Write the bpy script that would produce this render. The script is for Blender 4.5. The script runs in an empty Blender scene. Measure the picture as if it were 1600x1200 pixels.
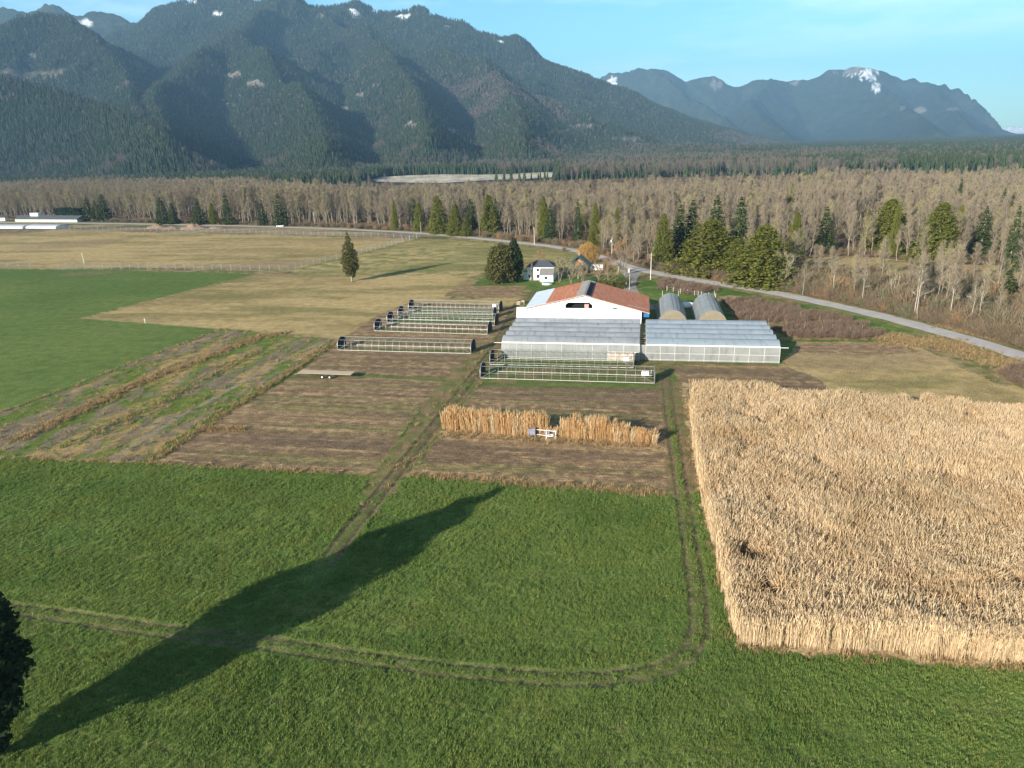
import bpy, math, random
import numpy as np
from mathutils import Matrix, Vector
sc = bpy.context.scene
COL = sc.collection
R = math.radians
rnd = random.Random(7)
RNG = np.random.default_rng(11)

# ------------------------------------------------------------------ camera (drone, 45 m up)
W0, H0 = 1600., 1200.
CAMH, FPX, PITCH, ROLL = 45., 1111., R(18.5), R(1.75)
cp, sp, cr, sr = math.cos(PITCH), math.sin(PITCH), math.cos(ROLL), math.sin(ROLL)
FWD = np.array([0, cp, -sp])
_dn = np.array([0, -sp, -cp]); _rt = np.array([1., 0, 0])
CX = cr * _rt + sr * _dn
CD = -sr * _rt + cr * _dn
def ray(x, y): return FWD + CX * ((x - 800) / FPX) + CD * ((y - 600) / FPX)
def G(x, y, z=0.):
    d = ray(x, y); return np.array([0, 0, CAMH]) + d * ((CAMH - z) / -d[2])
def P(q):
    q = np.array(q, float) - [0, 0, CAMH]; w = q @ FWD
    return 800 + FPX * (q @ CX) / w, 600 + FPX * (q @ CD) / w
def AT(x, y, dist):
    d = ray(x, y); return np.array([0, 0, CAMH]) + d * (dist / math.hypot(d[0], d[1]))
def height_at(xb, yb, yt):
    b = G(xb, yb); lo, hi = 0., 120.
    for _ in range(40):
        m = (lo + hi) / 2
        if P((b[0], b[1], m))[1] > yt: lo = m
        else: hi = m
    return b, lo
cam = bpy.data.cameras.new('camera'); camo = bpy.data.objects.new('camera', cam); COL.objects.link(camo)
cam.sensor_fit = 'HORIZONTAL'; cam.sensor_width = 36; cam.lens = 36 * FPX / W0
cam.clip_start = .5; cam.clip_end = 60000
m = Matrix((( CX[0], -CD[0], -FWD[0], 0), (CX[1], -CD[1], -FWD[1], 0), (CX[2], -CD[2], -FWD[2], CAMH), (0, 0, 0, 1)))
camo.matrix_world = m
sc.camera = camo

YAW = R(10.6)
UV_ = np.array([math.cos(YAW), -math.sin(YAW)]); VV_ = np.array([math.sin(YAW), math.cos(YAW)])
ORG = G(785, 558)[:2]
def F3(u, v, z=0.): q = ORG + UV_ * u + VV_ * v; return (q[0], q[1], z)

# ------------------------------------------------------------------ noise
def _hash(ix, iy, seed):
    h = (ix * 374761393 + iy * 668265263 + seed * 974711) & 0xffffffff
    h = ((h ^ (h >> 13)) * 1274126177) & 0xffffffff
    return ((h ^ (h >> 16)) & 0xffff) / 65535.0
def vnoise(x, y, seed=0):
    xf = np.floor(x); yf = np.floor(y); ix = xf.astype(np.int64); iy = yf.astype(np.int64)
    fx = x - xf; fy = y - yf; fx = fx * fx * (3 - 2 * fx); fy = fy * fy * (3 - 2 * fy)
    a = _hash(ix, iy, seed); b = _hash(ix + 1, iy, seed); c = _hash(ix, iy + 1, seed); d = _hash(ix + 1, iy + 1, seed)
    return (a * (1 - fx) + b * fx) * (1 - fy) + (c * (1 - fx) + d * fx) * fy
def fbm(x, y, seed=0, oct=4, gain=.5):
    s = 0; a = 1; t = 0
    for i in range(oct):
        s = s + a * vnoise(x * 2 ** i + 17.3 * i, y * 2 ** i - 9.1 * i, seed + i); t += a; a *= gain
    return s / t
def inpoly(x, y, poly):
    poly = np.asarray(poly); ins = np.zeros(x.shape, bool); n = len(poly); j = n - 1
    for i in range(n):
        xi, yi = poly[i]; xj, yj = poly[j]
        if yi != yj:
            c = ((yi > y) != (yj > y)) & (x < (xj - xi) * (y - yi) / (yj - yi) + xi); ins ^= c
        j = i
    return ins
def pline_dist(x, y, pts):
    d = np.full(x.shape, 1e9)
    for (ax, ay), (bx, by) in zip(pts[:-1], pts[1:]):
        ex, ey = bx - ax, by - ay; L = ex * ex + ey * ey + 1e-9
        t = np.clip(((x - ax) * ex + (y - ay) * ey) / L, 0, 1)
        d = np.minimum(d, np.hypot(x - ax - t * ex, y - ay - t * ey))
    return d
def PX(*pts): return [tuple(G(*p)[:2]) for p in pts]

# ------------------------------------------------------------------ object helpers
def tag(o, label=None, cat=None, group=None, kind=None):
    if label: o['label'] = label
    if cat: o['category'] = cat
    if group: o['group'] = group
    if kind: o['kind'] = kind
    return o
def thing(name, label, cat, loc, rz=0, group=None):
    o = bpy.data.objects.new(name, None); COL.objects.link(o)
    o.location = loc; o.rotation_euler = (0, 0, rz); o.empty_display_size = .5
    return tag(o, label, cat, group)
def np_mesh(name, verts, quads=None, tris=None, mats=(), smooth=False, qmat=None, tmat=None):
    me = bpy.data.meshes.new(name); verts = np.asarray(verts, np.float32).reshape(-1, 3)
    q = np.zeros((0, 4), np.int32) if quads is None else np.asarray(quads, np.int32).reshape(-1, 4)
    t = np.zeros((0, 3), np.int32) if tris is None else np.asarray(tris, np.int32).reshape(-1, 3)
    me.vertices.add(len(verts)); me.vertices.foreach_set('co', verts.ravel())
    loops = np.concatenate([q.ravel(), t.ravel()]); me.loops.add(len(loops)); me.loops.foreach_set('vertex_index', loops)
    st = np.concatenate([np.arange(len(q)) * 4, len(q) * 4 + np.arange(len(t)) * 3]).astype(np.int32)
    me.polygons.add(len(st)); me.polygons.foreach_set('loop_start', st)
    if qmat is not None or tmat is not None:
        a = np.zeros(len(q), np.int32) if qmat is None else np.asarray(qmat, np.int32)
        b = np.zeros(len(t), np.int32) if tmat is None else np.asarray(tmat, np.int32)
        me.polygons.foreach_set('material_index', np.concatenate([a, b]))
    if smooth: me.polygons.foreach_set('use_smooth', np.ones(len(st), bool))
    for mm in mats: me.materials.append(mm)
    me.update(calc_edges=True); me.validate(); return me
def link(name, me, parent=None, loc=None):
    o = bpy.data.objects.new(name, me); COL.objects.link(o)
    if parent is not None: o.parent = parent
    if loc is not None: o.location = loc
    return o

class MB:
    """collects shapes in world coordinates, links them as one mesh object"""
    def __init__(s): s.v = []; s.f = []
    def add(s, vs, fs):
        k = len(s.v); s.v += [tuple(p) for p in vs]; s.f += [tuple(i + k for i in f) for f in fs]; return s
    def quad(s, *p): return s.add(p, [tuple(range(len(p)))])
    def slab(s, pts, n):
        """a thick sheet: pts shifted by the vector n"""
        k = len(pts); q = [tuple(np.add(p, n)) for p in pts]
        return s.add(list(pts) + q, [tuple(range(k))[::-1], tuple(range(k, 2 * k))] + [(i, (i + 1) % k, k + (i + 1) % k, k + i) for i in range(k)])
    def fbox(s, u0, u1, v0, v1, z0, z1):
        c = [F3(u0, v0, z0), F3(u1, v0, z0), F3(u1, v1, z0), F3(u0, v1, z0)]
        return s.slab(c, (0, 0, z1 - z0))
    def box(s, c, sx, sy, sz, rz=0):
        ca, sa = math.cos(rz), math.sin(rz); b = []
        for dx, dy in ((-1, -1), (1, -1), (1, 1), (-1, 1)):
            x, y = dx * sx / 2, dy * sy / 2; b.append((c[0] + x * ca - y * sa, c[1] + x * sa + y * ca, c[2] - sz / 2))
        return s.slab(b, (0, 0, sz))
    def tube(s, pts, r, n=5, r1=None):
        pts = [Vector(p) for p in pts]; rings = []; r1 = r if r1 is None else r1
        for i, p in enumerate(pts):
            d = (pts[min(i + 1, len(pts) - 1)] - pts[max(i - 1, 0)]).normalized()
            a = d.orthogonal().normalized() if i == 0 else (a - d * a.dot(d)).normalized()
            b = d.cross(a); rr = r + (r1 - r) * i / max(1, len(pts) - 1)
            rings.append([p + (a * math.cos(t) + b * math.sin(t)) * rr for t in [2 * math.pi * k / n for k in range(n)]])
        vs = [v for g in rings for v in g]; fs = []
        for i in range(len(pts) - 1):
            for k in range(n): fs.append((i * n + k, i * n + (k + 1) % n, (i + 1) * n + (k + 1) % n, (i + 1) * n + k))
        fs.append(tuple(range(n))[::-1]); fs.append(tuple((len(pts) - 1) * n + k for k in range(n)))
        return s.add(vs, fs)
    def build(s, name, mat, parent=None, smooth=False):
        off = np.array(parent_loc(parent)) if parent is not None else np.zeros(3)
        me = bpy.data.meshes.new(name); me.from_pydata([tuple(np.array(p) - off) for p in s.v], [], s.f)
        me.materials.append(mat)
        if smooth:
            for p in me.polygons: p.use_smooth = True
        me.update(); return link(name, me, parent)
def parent_loc(o):
    l = np.zeros(3)
    while o is not None: l = l + np.array(o.location); o = o.parent
    return l

# ------------------------------------------------------------------ materials
def new_mat(name):
    m = bpy.data.materials.new(name); m.use_nodes = True; nt = m.node_tree; nt.nodes.clear()
    return m, nt, nt.nodes.new('ShaderNodeOutputMaterial')
def N(nt, t, **kw):
    n = nt.nodes.new(t)
    for k, v in kw.items():
        if k in n.inputs.keys(): n.inputs[k].default_value = v
        else: setattr(n, k, v)
    return n
def rgba(c): return (c[0], c[1], c[2], 1)
def mixc(nt, a, b, fac, mode='MIX'):
    n = nt.nodes.new('ShaderNodeMix'); n.data_type = 'RGBA'; n.blend_type = mode
    for k, s in ((6, a), (7, b), (0, fac)):
        if hasattr(s, 'is_output'): nt.links.new(s, n.inputs[k])
        elif k == 0: n.inputs[0].default_value = s
        else: n.inputs[k].default_value = rgba(s)
    return n.outputs[2]
def ramp(nt, sock, lo, hi):
    n = nt.nodes.new('ShaderNodeMapRange'); n.inputs[1].default_value = lo; n.inputs[2].default_value = hi
    nt.links.new(sock, n.inputs[0]); return n.outputs[0]
def noise(nt, scale, detail=4, stretch=None, rough=.55, rot=0):
    tc = nt.nodes.new('ShaderNodeTexCoord'); s = tc.outputs['Object']
    if stretch is not None:
        mp = nt.nodes.new('ShaderNodeMapping'); mp.inputs['Scale'].default_value = stretch; mp.inputs['Rotation'].default_value = (0, 0, rot)
        nt.links.new(s, mp.inputs[0]); s = mp.outputs[0]
    n = nt.nodes.new('ShaderNodeTexNoise'); n.inputs['Scale'].default_value = scale; n.inputs['Detail'].default_value = detail
    n.inputs['Roughness'].default_value = rough; nt.links.new(s, n.inputs['Vector']); return n.outputs['Fac']
def simple(name, c1, c2=None, scale=2., rough=.8, metal=0., bump=0., stretch=None, spec=.3, lo=.35, hi=.65):
    m, nt, out = new_mat(name); b = N(nt, 'ShaderNodeBsdfPrincipled', Roughness=rough, Metallic=metal)
    b.inputs['Specular IOR Level'].default_value = spec
    c2 = c2 or tuple(x * .75 for x in c1)
    nz = noise(nt, scale, 5, stretch)
    nt.links.new(mixc(nt, c1, c2, ramp(nt, nz, lo, hi)), b.inputs['Base Color'])
    if bump:
        bp = N(nt, 'ShaderNodeBump', Strength=bump, Distance=.1); nt.links.new(nz, bp.inputs['Height']); nt.links.new(bp.outputs[0], b.inputs['Normal'])
    nt.links.new(b.outputs[0], out.inputs[0]); return m
def leafy(name, c1, c2, trans=.3, c3=None):
    """foliage: hue varies from plant to plant and from clump to clump, some light passes through"""
    m, nt, out = new_mat(name); oi = nt.nodes.new('ShaderNodeObjectInfo')
    col = mixc(nt, c1, c2, oi.outputs['Random'])
    geo = nt.nodes.new('ShaderNodeNewGeometry')
    col = mixc(nt, col, c3 or tuple(x * 1.5 for x in c1), ramp(nt, geo.outputs['Random Per Island'], .45, 1.25))
    d = N(nt, 'ShaderNodeBsdfDiffuse'); t = N(nt, 'ShaderNodeBsdfTranslucent'); mx = N(nt, 'ShaderNodeMixShader', Fac=trans)
    for s in (d, t): nt.links.new(col, s.inputs['Color'])
    nt.links.new(d.outputs[0], mx.inputs[1]); nt.links.new(t.outputs[0], mx.inputs[2]); nt.links.new(mx.outputs[0], out.inputs[0]); return m

M = {}
M['bark'] = leafy('bark', (.20, .165, .125), (.31, .27, .215), 0)
M['twig'] = leafy('twig', (.295, .238, .168), (.195, .168, .124), .12, (.38, .30, .21))
M['twig_green'] = leafy('twig_mossy', (.31, .27, .14), (.24, .21, .12), .12)
M['twig_orange'] = leafy('twig_orange', (.42, .26, .085), (.36, .22, .08), .25)
M['twig_russet'] = leafy('twig_russet', (.36, .20, .10), (.30, .19, .11), .15)
M['twig_purple'] = leafy('twig_purple', (.185, .13, .092), (.145, .105, .078), .1)
M['brush'] = leafy('brush', (.20, .145, .095), (.15, .12, .08), .1)
M['birch'] = leafy('birch_bark', (.40, .36, .30), (.30, .27, .22), 0)
M['fir'] = leafy('fir_needles', (.045, .068, .024), (.065, .080, .025), .15)
M['cedar'] = leafy('cedar_leaves', (.165, .170, .032), (.125, .140, .028), .28, (.22, .21, .05))
M['olive'] = leafy('olive_leaves', (.10, .095, .033), (.085, .085, .03), .2, (.15, .135, .045))
M['dark_leaf'] = leafy('dark_leaves', (.030, .045, .020), (.024, .038, .018), .15)
M['hill_fir'] = leafy('hill_fir', (.034, .052, .028), (.048, .066, .032), 0, (.058, .074, .036))
M['grass'] = leafy('grass_blades', (.105, .192, .040), (.18, .262, .066), .32, (.29, .33, .11))
def varied(m, tint, scale, lo, hi):
    """slow change of tone across the field, by place"""
    nt = m.node_tree; geo = nt.nodes.new('ShaderNodeNewGeometry'); n = nt.nodes.new('ShaderNodeTexNoise'); n.inputs['Scale'].default_value = scale; n.inputs['Detail'].default_value = 5
    nt.links.new(geo.outputs['Position'], n.inputs['Vector']); f = ramp(nt, n.outputs['Fac'], lo, hi)
    for b in [b for b in nt.nodes if b.type in ('BSDF_DIFFUSE', 'BSDF_TRANSLUCENT')]:
        src = b.inputs['Color'].links[0].from_socket; nt.links.new(mixc(nt, src, mixc(nt, src, tint, 1., 'MULTIPLY'), f), b.inputs['Color'])
varied(M['grass'], (1.22, 1.06, 1.0), .16, .45, .7); varied(M['grass'], (.72, .80, .75), .07, .5, .68)
M['lawn_grass'] = leafy('lawn_blades', (.09, .19, .03), (.12, .21, .04), .3)
M['reed'] = leafy('reed_stems', (.60, .45, .275), (.48, .355, .21), .25, (.74, .60, .42))
M['reed_rust'] = leafy('reed_rust', (.56, .33, .15), (.52, .34, .17), .25, (.68, .48, .27))
varied(M['reed'], (.86, .79, .70), .16, .50, .72); varied(M['reed'], (1.12, 1.12, 1.14), .05, .42, .58)
M['straw'] = leafy('straw', (.34, .235, .115), (.28, .205, .11), .25)
M['white_paint'] = simple('white_paint', (.80, .80, .78), (.62, .61, .58), .9, .6, bump=.05, stretch=(3, 3, .35), lo=.42, hi=.8)
M['rust_roof'] = simple('rust_roof', (.30, .092, .038), (.40, .205, .13), .45, .6, bump=.15, stretch=(5, .5, 1), lo=.35, hi=.72)
M['grey_roof'] = simple('pale_metal_roof', (.50, .55, .60), (.42, .47, .53), .5, .4, .3)
M['ridge_metal'] = simple('ridge_metal', (.36, .31, .28), (.25, .22, .20), 1.5, .5, .2)
M['dark_panel'] = simple('dark_panel', (.018, .02, .04), (.014, .015, .03), .4, .8, spec=.05)
M['black_cloth'] = simple('black_shade_cloth', (.018, .022, .030), (.03, .034, .042), 2., .9)
M['galv'] = simple('galvanised_pipe', (.44, .44, .43), (.33, .33, .32), 3., .45, .5)
M['white_pipe'] = simple('white_pipe', (.72, .72, .70), (.6, .6, .58), 3., .5)
M['wood'] = simple('weathered_wood', (.50, .40, .29), (.38, .30, .22), 1.2, .85, stretch=(1, 8, 8))
M['dark_wood'] = simple('dark_wood', (.13, .085, .06), (.09, .06, .045), 2, .85)
M['orange_wood'] = simple('orange_wood', (.42, .19, .10), (.34, .15, .08), 2, .8)
M['plywood'] = simple('plywood', (.235, .20, .14), (.20, .165, .115), .8, .8)
M['slate'] = simple('slate_roof', (.055, .065, .085), (.08, .085, .10), 2, .8)
M['green_roof'] = simple('green_metal_roof', (.03, .13, .09), (.025, .09, .07), 1, .45, .2)
M['grey_shingle'] = simple('grey_shingle', (.23, .21, .20), (.17, .16, .15), 2, .85)
M['window'] = simple('window_glass', (.015, .02, .028), (.03, .035, .045), 1, .1, spec=.6)
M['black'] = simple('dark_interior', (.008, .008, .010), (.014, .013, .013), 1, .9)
M['blue_paint'] = simple('blue_paint', (.03, .16, .36), (.025, .12, .28), 1, .5)
M['blue_grey'] = simple('blue_grey_paint', (.23, .245, .32), (.16, .17, .23), 2, .5)
M['pink'] = simple('pink_board', (.62, .30, .27), (.5, .24, .22), 3, .7)
M['turq'] = simple('turquoise_cover', (.16, .42, .44), (.12, .34, .37), 1.5, .5)
M['tyre'] = simple('tyre_rubber', (.025, .025, .025), (.04, .038, .035), 3, .9)
M['pole'] = simple('grey_pole_wood', (.34, .30, .26), (.26, .23, .20), 3, .9)
M['pale_pole'] = simple('pale_pole', (.62, .55, .45), (.5, .45, .38), 3, .8)
M['asphalt'] = simple('worn_asphalt', (.44, .40, .375), (.36, .33, .31), .35, .9, bump=.1)
M['gravel'] = simple('gravel', (.33, .29, .25), (.24, .21, .18), .6, .95, bump=.3)
M['mound'] = simple('bare_earth', (.20, .13, .085), (.30, .20, .13), .35, .95, bump=.5)
M['wire'] = simple('fence_wire', (.36, .36, .34), (.30, .30, .28), 3, .5, .4)

def film(name, c1, c2, clear):
    """cloudy polythene: diffuses, lets light through, a little of what is inside shows"""
    m, nt, out = new_mat(name)
    n1 = noise(nt, .22, 4, (1.0, 1.6, 1.6), rot=-YAW); n2 = noise(nt, 1.2, 2, (.9, .25, .25), rot=-YAW)
    c = mixc(nt, c1, c2, ramp(nt, n1, .35, .68)); c = mixc(nt, c, tuple(x * .82 for x in c2), ramp(nt, n2, .52, .75))
    b = N(nt, 'ShaderNodeBsdfPrincipled', Roughness=.32); nt.links.new(c, b.inputs['Base Color'])
    tl = N(nt, 'ShaderNodeBsdfTranslucent'); nt.links.new(c, tl.inputs['Color'])
    tr = N(nt, 'ShaderNodeBsdfTransparent', Color=(.92, .94, .96, 1))
    a = N(nt, 'ShaderNodeMixShader', Fac=.35); nt.links.new(b.outputs[0], a.inputs[1]); nt.links.new(tl.outputs[0], a.inputs[2])
    d = N(nt, 'ShaderNodeMixShader', Fac=clear); nt.links.new(a.outputs[0], d.inputs[1]); nt.links.new(tr.outputs[0], d.inputs[2])
    nt.links.new(d.outputs[0], out.inputs[0]); return m
M['film_grey'] = film('grey_polythene', (.52, .54, .59), (.37, .39, .44), .30)
M['film_blue'] = film('blue_grey_polythene', (.45, .53, .61), (.38, .44, .52), .24)
M['film_wall'] = film('milky_polythene', (.52, .52, .51), (.41, .41, .40), .28)
M['film_hoop'] = film('hoop_polythene', (.42, .45, .47), (.32, .35, .37), .10)
M['film_white'] = film('white_polythene', (.75, .75, .78), (.66, .66, .70), .03)

# ------------------------------------------------------------------ light and sky
SUN_AZ, SUN_EL = 222., 19.
s = bpy.data.lights.new('sun', 'SUN'); s.energy = 5.0; s.angle = R(.53); s.color = (1, .92, .80)
so = bpy.data.objects.new('sun', s); COL.objects.link(so)
sv = Vector((math.sin(R(SUN_AZ)) * math.cos(R(SUN_EL)), math.cos(R(SUN_AZ)) * math.cos(R(SUN_EL)), math.sin(R(SUN_EL))))
so.rotation_euler = sv.to_track_quat('Z', 'Y').to_euler(); so.location = (-80, -120, 120)
w = bpy.data.worlds.new('World'); sc.world = w; w.use_nodes = True; nt = w.node_tree; nt.nodes.clear()
out = nt.nodes.new('ShaderNodeOutputWorld'); bg = nt.nodes.new('ShaderNodeBackground'); sky = nt.nodes.new('ShaderNodeTexSky')
sky.sky_type = 'NISHITA'; sky.sun_disc = False; sky.sun_elevation = R(SUN_EL); sky.sun_rotation = R(SUN_AZ)
sky.altitude = 100; sky.air_density = 1.0; sky.dust_density = .25; sky.ozone_density = 1.6
tc = nt.nodes.new('ShaderNodeTexCoord'); mp = nt.nodes.new('ShaderNodeMapping'); nt.links.new(tc.outputs['Generated'], mp.inputs[0])
mp.inputs['Scale'].default_value = (1.1, 2.0, 7.0); mp.inputs['Rotation'].default_value = (0, R(14), R(20))
cn = nt.nodes.new('ShaderNodeTexNoise'); cn.inputs['Scale'].default_value = 2.3; cn.inputs['Detail'].default_value = 6; cn.inputs['Roughness'].default_value = .6
nt.links.new(mp.outputs[0], cn.inputs['Vector'])
cf = ramp(nt, cn.outputs['Fac'], .46, .80)
mu = nt.nodes.new('ShaderNodeMath'); mu.operation = 'MULTIPLY'; mu.inputs[1].default_value = .8; nt.links.new(cf, mu.inputs[0])
tint = mixc(nt, sky.outputs[0], (.57, 1.0, 1.14), 1.0, 'MULTIPLY')
sx = nt.nodes.new('ShaderNodeSeparateXYZ'); nt.links.new(tc.outputs['Generated'], sx.inputs[0])
tint = mixc(nt, mixc(nt, tint, (1.38, 1.38, 1.32), 1., 'MULTIPLY'), mixc(nt, tint, (.30, .34, .42), 1., 'MULTIPLY'), ramp(nt, sx.outputs['Z'], .18, .46))
skyc = mixc(nt, tint, (9.5, 12.5, 13.5), mu.outputs[0])
nt.links.new(skyc, bg.inputs['Color']); bg.inputs['Strength'].default_value = .07
nt.links.new(bg.outputs[0], out.inputs[0])
sc.view_settings.view_transform = 'Standard'; sc.view_settings.look = 'None'; sc.view_settings.gamma = 1; sc.view_settings.use_curve_mapping = False
sc.view_settings.exposure = 1.0
sc.cycles.use_denoising = True
sc.cycles.max_bounces = 6; sc.cycles.diffuse_bounces = 2; sc.cycles.glossy_bounces = 2; sc.cycles.transmission_bounces = 4
sc.cycles.transparent_max_bounces = 16; sc.cycles.volume_bounces = 0

# ------------------------------------------------------------------ scattering (stuff only)
def scatter(name, protos, pts, rot, scl, idx, kind='stuff'):
    """protos: meshes; pts Nx3; rot Nx3; scl Nx3; the instances belong to one object"""
    me = bpy.data.meshes.new(name); n = len(pts)
    me.vertices.add(n); me.vertices.foreach_set('co', np.asarray(pts, np.float32).ravel())
    for nm, ty, key, dat in (('rot', 'FLOAT_VECTOR', 'vector', rot), ('scl', 'FLOAT_VECTOR', 'vector', scl), ('pick', 'INT', 'value', idx)):
        a = me.attributes.new(nm, ty, 'POINT'); a.data.foreach_set(key, np.asarray(dat, np.int32 if ty == 'INT' else np.float32).ravel())
    o = link(name, me); o['kind'] = kind
    ng = bpy.data.node_groups.new(name, 'GeometryNodeTree')
    ng.interface.new_socket('Geometry', in_out='INPUT', socket_type='NodeSocketGeometry')
    ng.interface.new_socket('Geometry', in_out='OUTPUT', socket_type='NodeSocketGeometry')
    gi = ng.nodes.new('NodeGroupInput'); go = ng.nodes.new('NodeGroupOutput'); iop = ng.nodes.new('GeometryNodeInstanceOnPoints')
    g2 = ng.nodes.new('GeometryNodeGeometryToInstance')
    for pm in reversed(protos):
        po = bpy.data.objects.new(pm.name + '_source', pm)
        oi = ng.nodes.new('GeometryNodeObjectInfo'); oi.inputs['Object'].default_value = po
        ng.links.new(oi.outputs['Geometry'], g2.inputs[0])
        for mm in pm.materials:
            if mm and mm.name not in [x.name for x in me.materials if x]: me.materials.append(mm)
    iop.inputs['Pick Instance'].default_value = True
    def attr(nm, ty):
        a = ng.nodes.new('GeometryNodeInputNamedAttribute'); a.data_type = ty; a.inputs['Name'].default_value = nm; return a.outputs['Attribute']
    ng.links.new(gi.outputs[0], iop.inputs['Points']); ng.links.new(g2.outputs[0], iop.inputs['Instance'])
    ng.links.new(attr('pick', 'INT'), iop.inputs['Instance Index']); ng.links.new(attr('rot', 'FLOAT_VECTOR'), iop.inputs['Rotation'])
    ng.links.new(attr('scl', 'FLOAT_VECTOR'), iop.inputs['Scale']); ng.links.new(iop.outputs[0], go.inputs[0])
    md = o.modifiers.new('scatter', 'NODES'); md.node_group = ng
    return o
def sc_rand(n, rng, smin, smax, tilt=.05):
    rot = np.stack([rng.normal(0, tilt, n), rng.normal(0, tilt, n), rng.uniform(0, 6.283, n)], 1)
    a = rng.uniform(smin, smax, n); return rot, np.stack([a, a, a * rng.uniform(.85, 1.15, n)], 1)
def rand_in(poly, n, rng):
    poly = np.array(poly); lo = poly.min(0); hi = poly.max(0); out = np.zeros((0, 2))
    while len(out) < n:
        q = rng.uniform(lo, hi, (n * 2, 2)); out = np.concatenate([out, q[inpoly(q[:, 0], q[:, 1], poly)]])
    return out[:n]
def grid_in(poly, step, rng, jit=.45):
    poly = np.array(poly); lo = poly.min(0); hi = poly.max(0)
    xs, ys = np.meshgrid(np.arange(lo[0], hi[0], step), np.arange(lo[1], hi[1], step)); q = np.stack([xs.ravel(), ys.ravel()], 1)
    q = q + rng.uniform(-jit, jit, q.shape) * step
    return q[inpoly(q[:, 0], q[:, 1], poly)]
def in_view(q, margin=60, zt=0):
    q = np.asarray(q); X = q[:, 0]; Y = q[:, 1]; Z = (q[:, 2] if q.shape[1] > 2 else 0) - CAMH + zt
    w = Y * FWD[1] + Z * FWD[2]; px = 800 + FPX * (X * CX[0] + Y * CX[1] + Z * CX[2]) / np.maximum(w, 1e-3)
    return (w > 1) & (px > -margin) & (px < 1600 + margin)

# ------------------------------------------------------------------ plant meshes
class NB:
    """fast builder for thin leaves and branches"""
    def __init__(s): s.v = []; s.q = []; s.t = []; s.qm = []; s.tm = []; s.n = 0
    def ribbons(s, a, b, w0, w1, rng, mat=0):
        a = np.atleast_2d(a); b = np.atleast_2d(b); n = len(a); d = b - a; d /= np.linalg.norm(d, axis=1, keepdims=True) + 1e-9
        r = rng.normal(size=(n, 3)); sd = np.cross(d, r); sd /= np.linalg.norm(sd, axis=1, keepdims=True) + 1e-9
        w0 = np.broadcast_to(np.asarray(w0, float), (n,))[:, None] / 2; w1 = np.broadcast_to(np.asarray(w1, float), (n,))[:, None] / 2
        s.v.append(np.stack([a - sd * w0, a + sd * w0, b + sd * w1, b - sd * w1], 1).reshape(-1, 3))
        s.q.append(s.n + np.arange(n * 4).reshape(-1, 4)); s.qm += [mat] * n; s.n += n * 4
    def tris(s, p, mat=0):
        p = np.asarray(p).reshape(-1, 3); n = len(p) // 3; s.v.append(p); s.t.append(s.n + np.arange(n * 3).reshape(-1, 3)); s.tm += [mat] * n; s.n += n * 3
    def leaves(s, c, size, rng, up=None, mat=0, flat=0.):
        c = np.atleast_2d(c); n = len(c); e1 = rng.normal(size=(n, 3)); e1[:, 2] *= (1 - flat)
        e1 /= np.linalg.norm(e1, axis=1, keepdims=True); r = rng.normal(size=(n, 3)); r[:, 2] *= (1 - flat); e2 = np.cross(e1, np.cross(r, e1)); e2 /= np.linalg.norm(e2, axis=1, keepdims=True) + 1e-9
        z = (np.broadcast_to(np.asarray(size, float), (n,)) * rng.uniform(.6, 1.3, n))[:, None]
        s.tris(np.stack([c - e1 * z * .5 - e2 * z * .3, c + e1 * z * .5 - e2 * z * .3, c + e2 * z * .7], 1).reshape(-1, 3), mat)
    def tube(s, pts, r0, r1, n=4, mat=0):
        pts = np.asarray(pts, float); k = len(pts); d = np.gradient(pts, axis=0); d /= np.linalg.norm(d, axis=1, keepdims=True) + 1e-9
        a = np.cross(d, [.31, .17, .93]); bad = np.linalg.norm(a, axis=1) < .2; a[bad] = np.cross(d[bad], [1, 0, 0]); a /= np.linalg.norm(a, axis=1, keepdims=True)
        b = np.cross(d, a); th = np.arange(n) * 2 * np.pi / n; rr = np.linspace(r0, r1, k)
        v = pts[:, None] + rr[:, None, None] * (a[:, None] * np.cos(th)[None, :, None] + b[:, None] * np.sin(th)[None, :, None])
        s.v.append(v.reshape(-1, 3)); i = np.arange(k - 1)[:, None] * n; j = np.arange(n)[None]; jn = (j + 1) % n
        q = np.stack([i + j, i + jn, i + n + jn, i + n + j], -1).reshape(-1, 4); s.q.append(s.n + q); s.qm += [mat] * len(q); s.n += k * n
    def mesh(s, name, mats):
        return np_mesh(name, np.concatenate(s.v), np.concatenate(s.q) if s.q else None, np.concatenate(s.t) if s.t else None, mats, qmat=s.qm, tmat=s.tm)

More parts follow.
